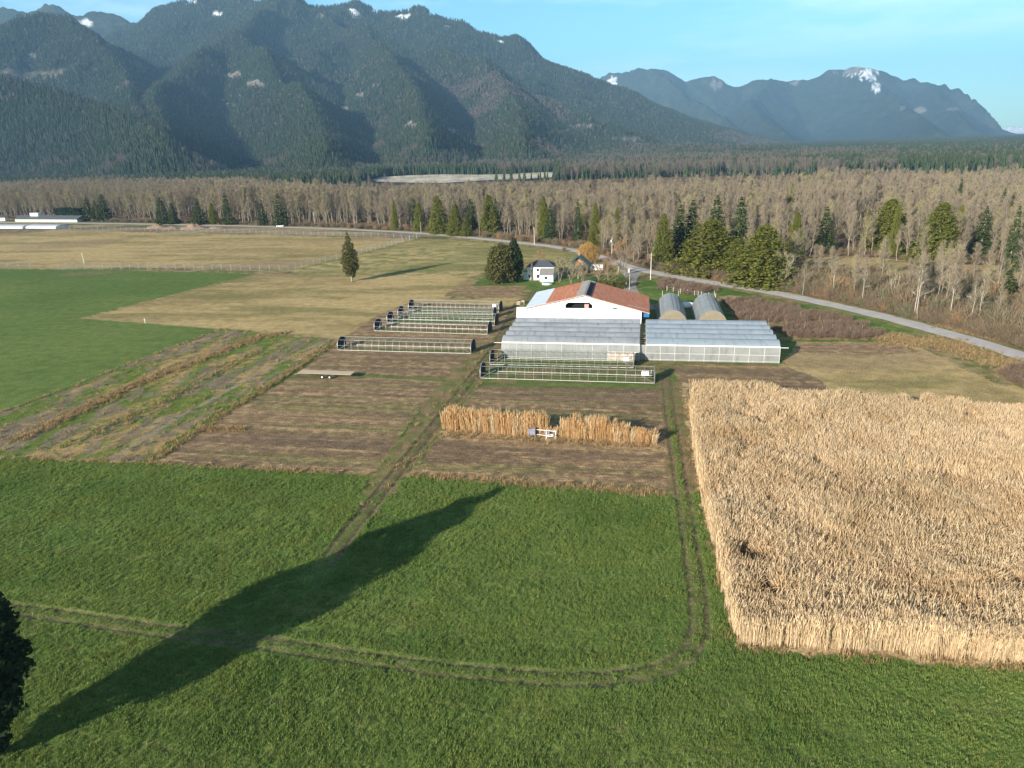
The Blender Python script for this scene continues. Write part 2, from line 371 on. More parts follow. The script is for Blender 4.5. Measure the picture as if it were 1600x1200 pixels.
def gen_bare(seed, H=1.0 * 24, base=.3, spread=4.2, limbs=20, twigs=1300, tr=.26, up=.75, tw=.045, tl=1.5, top_round=.6, stems=1, trunk_mat=None, twig_mat=None, name='bare'):
    """returns (trunk mesh, crown mesh): limbs rise from the trunk, sub-limbs and twigs fan from them"""
    rng = np.random.default_rng(seed); T = NB(); C = NB(); seg = []
    for k in range(stems):
        la = rng.uniform(0, 6.28); lean = (0 if stems == 1 else rng.uniform(.08, .22))
        zs = np.linspace(0, H * .94 * rng.uniform(.85, 1) if k else H * .94, 8)
        wob = np.cumsum(rng.normal(0, .011 * H, (8, 2)), 0); wob[0] = 0
        tp = np.stack([wob[:, 0] + np.cos(la) * lean * zs, wob[:, 1] + np.sin(la) * lean * zs, zs], 1); tp[0, 2] = -.4
        T.tube(tp, tr * (1 if stems == 1 else .7), .03, 5)
        for i in range(limbs // stems):
            f = base + (1 - base) * ((i + rng.uniform(0, 1)) / (limbs // stems)) ** .9 * .97
            z = f * H * .94; p0 = np.array([np.interp(z, tp[:, 2], tp[:, 0]), np.interp(z, tp[:, 2], tp[:, 1]), z])
            g = (f - base) / (1 - base); az = i * 2.399 + rng.uniform(-.6, .6)
            L = spread * (max(.18, (1 - g) ** top_round)) * (.55 + .45 * min(1, g * 4 + .3)) * rng.uniform(.75, 1.25)
            el = up + .35 * g + rng.uniform(-.2, .2); d = np.array([math.cos(az) * math.cos(el), math.sin(az) * math.cos(el), math.sin(el)])
            pts = [p0]
            for q in range(4):
                d = d + rng.normal(0, .13, 3) + np.array([0, 0, .07]); d /= np.linalg.norm(d); pts.append(pts[-1] + d * L / 3.2)
            T.tube(pts, tr * .36 * (1 - .6 * g), .02, 3); pts = np.array(pts)
            seg.append((pts[0], pts[2], 1)); seg.append((pts[2], pts[4], 1))
            for q in range(5):
                t = rng.uniform(.25, 1); a = pts[0] + (pts[-1] - pts[0]) * t; dd = d + rng.normal(0, .55, 3); dd[2] = abs(dd[2]) * .8 + .2; dd /= np.linalg.norm(dd)
                b = a + dd * L * rng.uniform(.3, .6); seg.append((a, b, 0)); C.ribbons([a], [b], .07, .03, rng, 1)
    A = np.array([x[0] for x in seg]); B = np.array([x[1] for x in seg]); i = rng.integers(0, len(A), twigs)
    t = rng.uniform(.15, 1.02, twigs)[:, None]; a = A[i] + (B[i] - A[i]) * t; d = B[i] - A[i]; d /= np.linalg.norm(d, axis=1, keepdims=True)
    d = d * .8 + rng.normal(0, .5, (twigs, 3)) + [0, 0, .35]; d /= np.linalg.norm(d, axis=1, keepdims=True)
    C.ribbons(a, a + d * (tl * rng.uniform(.5, 1.2, twigs))[:, None], tw, tw * .3, rng, 0)
    tm = trunk_mat or M['bark']
    return T.mesh(name + '_trunk', [tm]), C.mesh(name + '_crown', [twig_mat or M['twig'], tm])

def gen_conifer(seed, H=20, Rb=3.4, base=.06, levels=26, per=9, sprays=9, leaf=.62, droop=.35, power=.85, mat=None, name='conifer', dead=0.):
    rng = np.random.default_rng(seed); T = NB(); C = NB(); T.tube([(0, 0, -.4), (.05, 0, H * .5), (0, .03, H * .97)], H * .014 + .06, .03, 6)
    lump = rng.uniform(.8, 1.15, 16)
    for i in range(levels):
        g = (i + rng.uniform(-.3, .3)) / levels; g = min(max(g, 0), .985); z = H * (base + (1 - base) * g)
        r = Rb * (1 - g) ** power * rng.uniform(.82, 1.15) * (.75 + .25 * min(1, g * 6 + .2)); n = max(4, int(per * (.45 + .55 * (1 - g))))
        for k in range(n):
            az = k * 6.283 / n + i * 2.4 + rng.uniform(-.35, .35); L = r * lump[int(az / 6.283 * 16) % 16] * rng.uniform(.75, 1.2)
            if rng.random() < dead: continue
            tip = np.array([math.cos(az) * L, math.sin(az) * L, z - L * droop + .25 * L * rng.uniform(-.3, 1)])
            root = np.array([0, 0, z + .1 * L]); t = np.sqrt(rng.uniform(.05, 1.05, sprays))[:, None]
            c = root + (tip - root) * t + np.array([0, 0, -.10]) * L * (t ** 2) + rng.normal(0, .11 * (L ** .5 + .3), (sprays, 3))
            C.leaves(c, leaf * (.55 + .45 * (1 - g)), rng, flat=.35)
    return T.mesh(name + '_trunk', [M['bark']]), C.mesh(name + '_crown', [mat or M['fir']])

def gen_lumps(seed, lumps, n, leaf, mat, trunk=None, name='crown', hang=0., tmat=None):
    """leaf clumps over overlapping lobes: (x, y, z, rx, rz)"""
    rng = np.random.default_rng(seed); C = NB(); T = NB(); wts = np.array([l[3] ** 2 + l[3] * l[4] for l in lumps]); wts = wts / wts.sum()
    for l, w_ in zip(lumps, wts):
        k = int(n * w_); d = rng.normal(size=(k, 3)); d /= np.linalg.norm(d, axis=1, keepdims=True); rr = rng.uniform(.55, 1.0, k) ** .6 * (1 + .16 * np.sin(d[:, 0] * 7 + l[0]) * np.cos(d[:, 1] * 6 + d[:, 2] * 8))
        c = np.array(l[:3]) + d * rr[:, None] * [l[3], l[3], l[4]]
        if hang: C.ribbons(c, c + np.stack([rng.normal(0, .1, k), rng.normal(0, .1, k), -hang * rng.uniform(.4, 1.2, k)], 1), leaf, leaf * .4, rng)
        else: C.leaves(c, leaf, rng)
    for t in (trunk or []): T.tube(t[0], t[1], t[2], 5)
    return (T.mesh(name + '_trunk', [tmat or M['bark']]) if trunk else None), C.mesh(name + '_crown', [mat])

def gen_shrub(seed, n=260, h=1.5, r=1.0, mat=None, name='shrub', w_=.035, lean=.9):
    rng = np.random.default_rng(seed); C = NB(); b = rng.normal(0, r * .3, (n, 3)); b[:, 2] = rng.uniform(0, h * .45, n)
    d = rng.normal(0, 1, (n, 3)); d[:, 2] = np.abs(d[:, 2]) * 1.1 + .25; d[:, :2] *= lean; d /= np.linalg.norm(d, axis=1, keepdims=True)
    C.ribbons(b, b + d * (h * rng.uniform(.35, .8, n))[:, None], w_, w_ * .4, rng)
    return C.mesh(name, [mat])
def gen_tuft(seed, n=16, h=.32, r=.2, wd=.03, mat=None, name='tuft', bend=.5):
    rng = np.random.default_rng(seed); C = NB(); b = rng.normal(0, r * .55, (n, 3)); b[:, 2] = -.02
    az = rng.uniform(0, 6.28, n); hh = h * rng.uniform(.6, 1.2, n); k = bend * rng.uniform(.3, 1.3, n)
    mpt = b + np.stack([np.cos(az) * hh * k * .35, np.sin(az) * hh * k * .35, hh * .62], 1); tip = b + np.stack([np.cos(az) * hh * k, np.sin(az) * hh * k, hh * (1 - .25 * k)], 1)
    sd = np.stack([-np.sin(az), np.cos(az), np.zeros(n)], 1) * wd / 2
    v = np.stack([b - sd, b + sd, mpt + sd, mpt - sd, tip], 1).reshape(-1, 3); i = np.arange(n)[:, None] * 5
    return np_mesh(name, v, i + np.array([[0, 1, 2, 3]]), i + np.array([[3, 2, 4]]), [mat])
def gen_reeds(seed, n=46, h=3.3, r=.5, mat=None, name='reeds', lean=.06, plume=True):
    """a clump of tall dry canes with hanging leaves and a pale plume"""
    rng = np.random.default_rng(seed); C = NB(); b = rng.uniform(-r, r, (n, 3)); b[:, 2] = 0
    hh = h * rng.uniform(.78, 1.06, n); d = rng.normal(0, lean, (n, 2)) + rng.normal(0, .03, 2)
    mid = b + np.stack([d[:, 0] * hh * .4, d[:, 1] * hh * .4, hh * .55], 1); top = b + np.stack([d[:, 0] * hh * 1.1, d[:, 1] * hh * 1.1, hh], 1)
    C.ribbons(b, mid, .035, .035, rng); C.ribbons(mid, top, .04, .06, rng)
    k = n * 2; i = rng.integers(0, n, k); t = rng.uniform(.25, .98, k)[:, None]; c = b[i] + (top[i] - b[i]) * t
    az = rng.uniform(0, 6.28, k); L = rng.uniform(.35, .8, k); C.ribbons(c, c + np.stack([np.cos(az) * L * .28, np.sin(az) * L * .28, L * rng.choice([-1., 1.], k) * rng.uniform(.6, 1.1, k)], 1), .04, .02, rng)
    if plume: C.ribbons(top, top + np.stack([rng.normal(0, .07, n) + d[:, 0], rng.normal(0, .07, n) + d[:, 1], rng.uniform(.3, .7, n)], 1), .075, .02, rng)
    return C.mesh(name, [mat])
def gen_hill_tree(seed, name, mat):
    rng = np.random.default_rng(seed); p = []
    for k in range(5):
        z0 = .06 + .19 * k; z1 = min(1, z0 + .34); r = .17 * (1 - k / 5.4)
        for j in range(7):
            a0 = j * .8976 + k + rng.uniform(-.2, .2); a1 = a0 + .9; r0 = r * rng.uniform(.75, 1.2); r1 = r * rng.uniform(.75, 1.2)
            p += [(math.cos(a0) * r0, math.sin(a0) * r0, z0 - rng.uniform(0, .05)), (math.cos(a1) * r1, math.sin(a1) * r1, z0 - rng.uniform(0, .05)), (0, 0, z1)]
    C = NB(); C.tris(np.array(p)); return C.mesh(name, [mat])
def gen_hill_bush(seed, name, mat):
    rng = np.random.default_rng(seed); C = NB(); d = rng.normal(size=(60, 3)); d /= np.linalg.norm(d, axis=1, keepdims=True)
    C.leaves(np.array([0, 0, .55]) + d * [.28, .28, .42] * rng.uniform(.5, 1, (60, 1)), .22, rng); return C.mesh(name, [mat])

# ================================================================== GROUND
def lerp(a, b, t): return np.asarray(a)[None] * (1 - t[:, None]) + np.asarray(b)[None] * t[:, None]
def sm(x, a, b): t = np.clip((x - a) / (b - a), 0, 1); return t * t * (3 - 2 * t)
def uv_of(x, y):
    dx = x - ORG[0]; dy = y - ORG[1]; return dx * UV_[0] + dy * UV_[1], dx * VV_[0] + dy * VV_[1]
def r_green(x, y):
    u, v = uv_of(x, y); t = fbm(x * .07, y * .07, 3); s = fbm(u * .05, v * .5, 5); f = fbm(x * .9, y * .9, 8, 3)
    c = lerp((.090, .145, .034), (.145, .19, .05), sm(t * .5 + s * .2 + f * .5, .42, .78))
    return lerp_a(c, (.15, .135, .06), sm(f * s, .36, .5) * .6)
def lerp_a(c, b, t): return c * (1 - t[:, None]) + np.asarray(b)[None] * t[:, None]
def r_green2(x, y):
    u, v = uv_of(x, y); t = fbm(x * .02, y * .02, 13); s = fbm(u * .03, v * .6, 15, 3); f = fbm(x * .5, y * .5, 18, 3)
    c = lerp((.095, .148, .036), (.138, .185, .05), sm(t * .6 + s * .25 + f * .3, .4, .75))
    # bare patch near the fence
    p = G(140, 427); return lerp_a(c, (.20, .165, .085), sm(9 - np.hypot((x - p[0]) * .45, (y - p[1])) + 5 * (f - .5), 0, 8) * .7)
def r_tan(x, y):
    u, v = uv_of(x, y); t = fbm(x * .03, y * .03, 23); s = fbm(u * .04, v * .22, 25); f = fbm(x * .35, y * .35, 28, 4)
    c = lerp((.29, .22, .10), (.45, .335, .165), sm(t * .4 + s * .4 + f * .3, .38, .68))
    c = lerp_a(c, (.19, .17, .065), sm(fbm(u * .025, v * .11, 31), .55, .72) * .7)
    return lerp_a(c, (.32, .225, .14), sm(fbm(x * .012, y * .02, 35), .52, .66) * .5)
def r_stripe(x, y):
    u, v = uv_of(x, y); f = fbm(x * .3, y * .3, 48, 4); w_ = 6 * fbm(x * .02, y * .02, 41)
    s = .5 + .5 * np.sin((u * .30 + v * .9 + w_ * 3) * .75 + 4 * f); t = fbm(x * .02, y * .05, 44)
    c = lerp((.21, .20, .07), (.44, .335, .165), sm(s * .16 + f * .9 + t * .35, .46, .86)); return lerp_a(c, (.10, .13, .035), sm(t + .3 * f, .62, .82) * .6)
def r_soil(x, y):
    u, v = uv_of(x, y); row = fbm(u * .03, v * 1.3, 51, 3); t = fbm(u * .03, v * .12, 53); f = fbm(x * 1.1, y * 1.1, 58, 4); b = fbm(u * .012, v * .35, 59, 3)
    c = lerp((.180, .128, .082), (.315, .215, .132), sm(row * .45 + t * .25 + f * .4, .36, .72))
    c = lerp_a(c, (.42, .30, .175), sm(f * .8 + row * .35 + b * .3, .72, .98) * .75)
    c = lerp_a(c, (.165, .165, .065), sm(b * .55 + .6 * fbm(u * .06, v * .8, 62), .58, .74) * .55)
    return lerp_a(c, (.150, .110, .080), sm(fbm(u * .015, v * .16, 65), .54, .68) * .6)
def r_weed(x, y):
    u, v = uv_of(x, y); uw = u + 3.5 * (fbm(x * .12, y * .12, 79, 3) - .5) * 2; a = fbm(uw * .30, v * .085, 71, 4); b = fbm(uw * .22 + 9, v * .05, 74, 3); f = fbm(x * .55, y * .55, 77, 4)
    c = lerp((.17, .135, .10), (.27, .215, .14), f)
    c = lerp_a(c, (.085, .125, .03), sm(a * .7 + f * .35, .48, .60))
    c = lerp_a(c, (.36, .25, .115), sm(b * .7 + f * .45, .60, .72)); return lerp_a(c, (.14, .19, .035), sm(a - b * .4 + f * .3, .40, .55) * .6)
def r_lawn(x, y):
    f = fbm(x * .5, y * .5, 81, 4); t = fbm(x * .06, y * .06, 84); return lerp((.065, .13, .022), (.14, .19, .045), sm(f * .6 + t * .5, .4, .75))
def r_verge(x, y):
    f = fbm(x * .7, y * .7, 151, 4); t = fbm(x * .12, y * .12, 154, 3); c = lerp((.15, .14, .055), (.235, .17, .095), sm(f * .6 + t * .5, .40, .64)); return lerp_a(c, (.12, .155, .04), sm(t - .3 * f, .38, .5) * .5)
def r_weedy(x, y):
    f = fbm(x * .6, y * .6, 141, 4); t = fbm(x * .08, y * .12, 144); c = lerp((.105, .135, .036), (.19, .165, .07), sm(f * .6 + t * .5, .45, .7)); return lerp_a(c, (.20, .145, .09), sm(f, .58, .72) * .7)
def r_rough(x, y):
    f = fbm(x * .45, y * .45, 91, 4); t = fbm(x * .05, y * .08, 94); c = lerp((.12, .13, .04), (.33, .25, .13), sm(f * .7 + t * .5, .42, .72)); return lerp_a(c, (.16, .105, .065), sm(t * .8 + f * .3, .62, .75))
def r_forest(x, y):
    f = fbm(x * .3, y * .3, 101, 4); return lerp((.085, .060, .038), (.22, .14, .08), sm(f, .35, .7))
def r_clear(x, y):
    f = fbm(x * .12, y * .2, 111, 4); t = fbm(x * .03, y * .03, 114); return lerp((.20, .19, .07), (.40, .29, .16), sm(f * .5 + t * .6, .42, .66))
def r_litter(x, y):
    f = fbm(x * 1.2, y * 1.2, 121, 4); return lerp((.24, .17, .10), (.50, .38, .23), sm(f, .3, .65))
def r_farm(x, y):
    f = fbm(x * .03, y * .12, 131, 4); c = lerp((.20, .145, .095), (.33, .26, .15), sm(f, .35, .65)); return lerp_a(c, (.11, .12, .05), sm(fbm(x * .02, y * .06, 135), .53, .62))
LAY = [  # name, recipe, outline (pixels of the photograph carried to the ground), edge wobble in metres
 ('farmland', r_farm, PX((-1500, 345), (-1500, 420), (700, 420), (700, 358), (400, 346), (0, 337)), 3.),
 ('meadow', r_tan, PX((-1500, 395), (90, 360), (655, 373), (452, 420), (0, 417), (-1500, 440)), 2.),
 ('soil', r_soil, PX((-500, 365), (95, 358.5), (40, 364), (0, 367.5), (-500, 390)), 1.5),
 ('green_field', r_green2, PX((-1500, 470), (0, 420), (160, 421.5), (402, 428), (270, 460), (128, 497), (345, 514), (150, 590), (0, 646), (-1500, 1140)), .8),
 ('meadow', r_tan, PX((402, 428), (520, 427), (742, 428), (720, 446), (700, 470), (640, 476), (590, 500), (525, 532), (345, 514), (128, 497), (270, 460)), .9),
 ('striped_meadow', r_stripe, PX((440, 423), (655, 372), (800, 383), (905, 396), (885, 408), (815, 412), (760, 424), (742, 431), (480, 429)), 1.2),
 ('weed_strip', r_weed, PX((345, 513), (526, 530), (440, 592), (236, 724), (0, 716), (-1500, 690), (-1500, 1140), (0, 645), (150, 589)), .7),
 ('meadow', r_tan, PX((640, 476), (700, 470), (830, 462), (800, 478), (640, 480)), .8),
 ('lawn', r_lawn, PX((735, 447), (760, 432), (860, 438), (985, 428), (1003, 432), (985, 452), (1004, 474), (1018, 492), (800, 500), (835, 455), (800, 447)), .6),
 ('lawn', r_lawn, PX((775, 560), (800, 500), (840, 450), (870, 445), (840, 520), (830, 560)), .6),
 ('rough_grass', r_verge, PX((560, 775), (582, 743), (692, 592), (745, 545), (780, 500), (800, 478), (818, 480), (802, 540), (748, 604), (640, 743), (615, 772)), .7),
 ('rough_grass', r_verge, PX((1028, 596), (1064, 596), (1086, 700), (1098, 770), (1046, 773)), .7),
 ('soil', r_soil, PX((694, 463), (712, 447), (822, 447), (812, 462), (800, 466)), .5),
 ('ploughed_field', r_soil, PX((236, 723), (440, 592), (528, 534), (590, 492), (640, 472), (796, 478), (780, 520), (745, 545), (692, 592), (640, 660), (582, 743)), .5),
 ('rough_grass', r_weedy, PX((738, 603), (770, 590), (800, 552), (1240, 562), (1250, 576), (1042, 575), (1038, 603), (900, 599)), .5),
 ('rough_grass', r_weedy, [F3(-40.5, 3.)[:2], F3(-8, 2.4)[:2], F3(-8, 4.6)[:2], F3(-40.5, 5.2)[:2]], .25), ('rough_grass', r_weedy, [F3(-38.3, 21.5)[:2], F3(-7.7, 19.8)[:2], F3(-7.7, 22.4)[:2], F3(-38.3, 24.)[:2]], .25), ('rough_grass', r_weedy, [F3(-37.8, 30)[:2], F3(-7.7, 28.8)[:2], F3(-9, 49)[:2], F3(-36, 50)[:2]], .25),
 ('rough_grass', r_tan, PX((1216, 575), (1260, 520), (1380, 520), (1480, 535), (1560, 565), (1640, 600), (1700, 660), (1240, 612)), .9),
 ('soil', r_soil, PX((1050, 572), (1100, 569), (1235, 574), (1275, 590), (1300, 612), (1062, 600)), .6),
 ('soil', r_soil, PX((1245, 534), (1400, 536), (1440, 549), (1380, 556), (1240, 552)), .8),
 ('ploughed_field', r_soil, PX((640, 743), (748, 604), (1032, 605), (1046, 773)), .5),
 ('lawn', r_lawn, PX((1003, 470), (1000, 442), (1030, 434), (1130, 449), (1230, 472), (1420, 510), (1440, 535), (1230, 534), (1130, 495), (1060, 480)), .8),
 ('rough_grass', r_rough, PX((1115, 462), (1150, 462), (1290, 490), (1390, 530), (1230, 532), (1150, 500)), 1.),
 ('rough_grass', r_rough, PX((1370, 516), (1440, 522), (1600, 566), (1700, 620), (1560, 600), (1420, 535)), .9),
 ('forest_floor', r_forest, PX((-1500, 345), (-400, 338), (0, 338), (330, 346), (660, 358), (800, 374), (905, 388), (985, 415), (1060, 427), (1200, 449), (1300, 470), (1450, 505), (1600, 548), (2600, 860), (2600, 330), (1600, 262), (800, 272), (-1500, 330)), 1.5),
 ('clearing', r_clear, PX((1254, 404), (1330, 400), (1600, 420), (2000, 450), (2000, 500), (1600, 448), (1500, 441), (1260, 427)), 1.5),
 ('reed_bed', r_litter, PX((1064, 598), (1240, 606), (1450, 622), (1660, 645), (2000, 690), (2000, 1080), (1600, 1046), (1150, 1012), (1105, 830), (1080, 700)), .6),
]
TRACKS = [
 (PX((492, 905), (545, 832), (580, 790), (640, 714), (700, 640), (745, 582), (775, 542), (797, 500), (806, 478), (836, 455)), 1.7, .85, .9),
 (PX((1041, 575), (1044, 610), (1048, 650), (1062, 740), (1076, 830), (1091, 930), (1094, 985), (1078, 1022), (1030, 1048), (940, 1060), (860, 1060), (700, 1047), (560, 1027), (420, 1005), (230, 982), (100, 962), (0, 949), (-300, 915)), 1.2, .8, .60),
]
ROADLINE = PX((-1500, 352), (-600, 349), (0, 346.5), (330, 351.5), (500, 356.5), (655, 363.5), (760, 374), (850, 383), (905, 392), (950, 405), (985, 418), (1030, 428), (1100, 440), (1200, 455), (1300, 476), (1380, 494), (1450, 513), (1520, 532), (1600, 557), (1720, 598), (2100, 740))
def ground_field(x, y):
    """colour, row weight, height and kind of the ground at each point"""
    n = len(x); col = r_green(x, y); kind = np.zeros(n, np.int32); roww = np.zeros(n); z = np.zeros(n)
    far = y > 200; col[far] = r_rough(x[far], y[far])
    wx = (fbm(x * .45, y * .45, 201, 3) - .5) * 2 + (fbm(x * 2.1, y * 2.1, 203, 2) - .5) * 1.2; wy = (fbm(x * .45 + 50, y * .45, 205, 3) - .5) * 2 + (fbm(x * 2.1 + 30, y * 2.1, 207, 2) - .5) * 1.2
    for i, (nm, rec, poly, wob) in enumerate(LAY):
        k = inpoly(x + wx * wob, y + wy * wob, poly)
        if not k.any(): continue
        col[k] = rec(x[k], y[k]); kind[k] = i + 1; roww[k] = 1. if rec is r_soil else (.35 if rec in (r_green, r_green2) else 0.)
    u, v = uv_of(x, y)
    isg = (kind == 0) & (y < 130); z += np.where(isg, .10 * (fbm(x * 1.3, y * 1.3, 211, 3) - .5) + .05 * (fbm(u * .3, v * 2, 213, 2) - .5), 0)
    wk = np.array([LAY[i - 1][1] is r_weed if i else False for i in range(len(LAY) + 1)])[kind]
    sk = np.array([LAY[i - 1][1] is r_soil if i else False for i in range(len(LAY) + 1)])[kind]
    near = y < 330
    z += np.where(wk & near, .38 * (fbm(u * .5, v * .12, 215, 4) - .4), 0) + np.where(sk & near, .10 * (fbm(u * .1, v * 1.2, 217, 3) - .5) + .06 * (fbm(x * 2, y * 2, 219, 2) - .5), 0)
    f = fbm(x * 1.2, y * 1.2, 223, 3)
    for pts, half, rut, st in TRACKS:
        near_t = (x > min(p[0] for p in pts) - 4) & (x < max(p[0] for p in pts) + 4) & (y > min(p[1] for p in pts) - 4) & (y < max(p[1] for p in pts) + 4)
        if not near_t.any(): continue
        d = np.full(n, 99.); d[near_t] = pline_dist(x[near_t], y[near_t], pts)
        st = st * (sm(np.hypot(x - pts[0][0], y - pts[0][1]), 0, 7) if st > .8 else 1.); band = sm(half + 1.2 * (f - .55) - d, 0, 1.) * st * (.55 + .7 * sm(fbm(x * .25, y * .25, 227, 2), .35, .6)); c2 = lerp((.105, .105, .042), (.155, .125, .07), f)
        band = np.clip(band, 0, 1); col = col * (1 - band[:, None] * .8) + c2 * band[:, None] * .8
        rw = np.exp(-((d - rut) / .27) ** 2) * np.where(f > .22, 1, .5) * np.minimum(1, (.55 + .45 * st) / np.maximum(st, .01)) ; c3 = lerp((.085, .058, .042), (.19, .135, .095), sm(f, .3, .7))
        rs_ = np.clip(rw * st, 0, 1); col = col * (1 - rs_[:, None]) + c3 * rs_[:, None]
        z -= .11 * rw * st; z += .06 * st * np.exp(-((d - rut - .45) / .2) ** 2)
        kind[d < half * .8] = len(LAY) + 1
        roww[d < half] *= .2
    # a hard straw line where the fields end
    for pts, c, wd in ((PX((0, 715), (236, 723), (420, 734), (582, 742)), (.36, .26, .13), .5), (PX((640, 742), (840, 757), (1046, 773)), (.36, .26, .13), .8), (PX((236, 722), (440, 591), (528, 533)), (.38, .28, .15), .45), (PX((440, 590), (560, 586), (690, 594)), (.11, .15, .04), 1.1),
                       (PX((470, 596), (600, 592), (688, 597)), (.34, .25, .12), .35), (PX((312, 671), (380, 671)), (.45, .32, .18), .55), (PX((0, 646), (150, 590), (345, 514)), (.05, .07, .025), .3), (PX((700, 602), (745, 603), (1030, 606)), (.13, .15, .05), .8),
                       (PX((100, 500), (128, 497), (200, 480), (290, 458), (402, 428)), (.19, .14, .085), .5), (PX((128, 497), (345, 514)), (.34, .27, .14), .4), (PX((692, 677), (850, 684), (1028, 699)), (.46, .34, .20), 1.2),
                       (PX((170, 718), (300, 640), (420, 575), (500, 535)), (.30, .25, .19), .5), (PX((225, 722), (330, 655), (450, 588), (515, 540)), (.10, .15, .03), 1.0)):
        bx = (x > min(p[0] for p in pts) - 3) & (x < max(p[0] for p in pts) + 3) & (y > min(p[1] for p in pts) - 3) & (y < max(p[1] for p in pts) + 3)
        if bx.any():
            d = pline_dist(x[bx], y[bx], pts); t = sm(wd * (.4 + 1.2 * f[bx]) - d, -.15, .25) * .8; col[bx] = col[bx] * (1 - t[:, None]) + np.array(c)[None] * t[:, None]
    # pale mineral streak beside the road on the left, level road bed
    dr = pline_dist(x, y, ROADLINE); t = sm(6.5 - dr + 3 * (f - .5), 0, 2.5) * .55; col = col * (1 - t[:, None]) + lerp((.15, .15, .05), (.36, .27, .15), f) * t[:, None]; z *= sm(dr, 2.5, 4.)
    return col, roww, z, kind
def polar(r, a):
    rr, aa = np.meshgrid(r, a, indexing='ij'); return (rr * np.sin(aa)).ravel(), (rr * np.cos(aa)).ravel()
def grid_quads(nr, na):
    i = np.arange(nr - 1)[:, None] * na + np.arange(na - 1)[None]; return np.stack([i, i + 1, i + na + 1, i + na], -1).reshape(-1, 4)
rs = [22.]
while rs[-1] < 1000: rs.append(rs[-1] + max(.22, rs[-1] ** 2 / 52000))
rs = np.array(rs); az = np.linspace(R(-54), R(54), 800)
gx, gy = polar(rs, az)
gcol, grow, gz, gkind = ground_field(gx, gy)
fade = sm(np.hypot(gx, gy), 985, 960); gz *= fade
quads = grid_quads(len(rs), len(az))[:, ::-1]

m_, nt, out = new_mat('field_ground')
b = N(nt, 'ShaderNodeBsdfPrincipled', Roughness=.95); b.inputs['Specular IOR Level'].default_value = .1
at = nt.nodes.new('ShaderNodeAttribute'); at.attribute_name = 'soilcol'
n1 = noise(nt, 3.2, 6, rough=.7); n2 = noise(nt, 1., 4, (.5, 4.2, 1), rough=.65, rot=YAW); n3 = noise(nt, .45, 5, rough=.65)
c = mixc(nt, at.outputs['Color'], mixc(nt, (.42, .40, .38), (1.55, 1.55, 1.5), ramp(nt, n1, .28, .74)), 1., 'MULTIPLY')
rowm = mixc(nt, (1, 1, 1), mixc(nt, (.62, .60, .60), (1.40, 1.38, 1.34), ramp(nt, n2, .32, .70)), at.outputs['Alpha'])
c = mixc(nt, c, rowm, 1., 'MULTIPLY')
c = mixc(nt, c, mixc(nt, (.80, .80, .80), (1.2, 1.18, 1.12), ramp(nt, n3, .35, .66)), 1., 'MULTIPLY')
nt.links.new(c, b.inputs['Base Color'])
bp = N(nt, 'ShaderNodeBump', Strength=.9, Distance=.22); nt.links.new(n1, bp.inputs['Height']); nt.links.new(bp.outputs[0], b.inputs['Normal'])
nt.links.new(b.outputs[0], out.inputs[0]); M['ground'] = m_
fk = gkind[quads[:, 0]]
names = ['grass_field'] + [l[0] for l in LAY] + ['farm_track']
def ground_piece(name, sel):
    q = quads[sel]; uq, inv = np.unique(q.ravel(), return_inverse=True)
    me = np_mesh(name, np.stack([gx[uq], gy[uq], gz[uq]], 1), inv.reshape(-1, 4), None, [M['ground']], smooth=True)
    ca = me.color_attributes.new('soilcol', 'FLOAT_COLOR', 'POINT'); ca.data.foreach_set('color', np.concatenate([gcol[uq], grow[uq, None]], 1).astype(np.float32).ravel())
    o = link(name, me); o['kind'] = 'structure'; return o
for nm in dict.fromkeys(names):
    ids = [i for i, k in enumerate(names) if k == nm]; sel = np.isin(fk, ids)
    if sel.any(): ground_piece(nm, sel)
# one broad sheet under and beyond everything
me = np_mesh('ground', [(-13400, -590, -4.4), (14400, -590, -4.4), (14400, 15890, -4.4), (-13400, 15890, -4.4)], [(0, 1, 2, 3)], None, [simple('open_land', (.12, .12, .05), (.2, .16, .09), .01, .95)])
o = link('ground', me); o['kind'] = 'structure'

def strip(name, pts, half, z, mat, kind='structure', sub=6):
    p = np.array(pts); t = np.arange(len(p)); tt = np.linspace(0, len(p) - 1, (len(p) - 1) * sub + 1)
    # smooth centre line
    q = np.stack([np.interp(tt, t, p[:, 0]), np.interp(tt, t, p[:, 1])], 1)
    for _ in range(8): q[1:-1] = (q[:-2] + 2 * q[1:-1] + q[2:]) / 4
    d = np.gradient(q, axis=0); d /= np.linalg.norm(d, axis=1, keepdims=True); n = np.stack([-d[:, 1], d[:, 0]], 1)
    hv = np.interp(tt, t, half) if hasattr(half, '__len__') else np.full(len(q), half)
    hv = hv[:, None] * (1 + .05 * RNG.normal(size=(len(q), 1)))
    L = np.concatenate([q + n * hv, np.full((len(q), 1), z)], 1); Rr = np.concatenate([q - n * hv, np.full((len(q), 1), z)], 1); Mi = np.concatenate([q, np.full((len(q), 1), z + .06)], 1)
    k = len(q); v = np.concatenate([L, Mi, Rr]); i = np.arange(k - 1)
    qd = np.concatenate([np.stack([i, i + k, i + k + 1, i + 1], 1), np.stack([i + k, i + 2 * k, i + 2 * k + 1, i + k + 1], 1)])
    o = link(name, np_mesh(name, v, qd, None, [mat], smooth=True)); o['kind'] = kind; return o
strip('road', ROADLINE, 2.75, .03, M['asphalt'])
strip('driveway', PX((985, 421), (988, 433), (984, 446), (986, 458), (1000, 472), (1012, 484)), [4.5, 2.2, 1.8, 2.2, 2.6, 2.4], .012, M['gravel'])

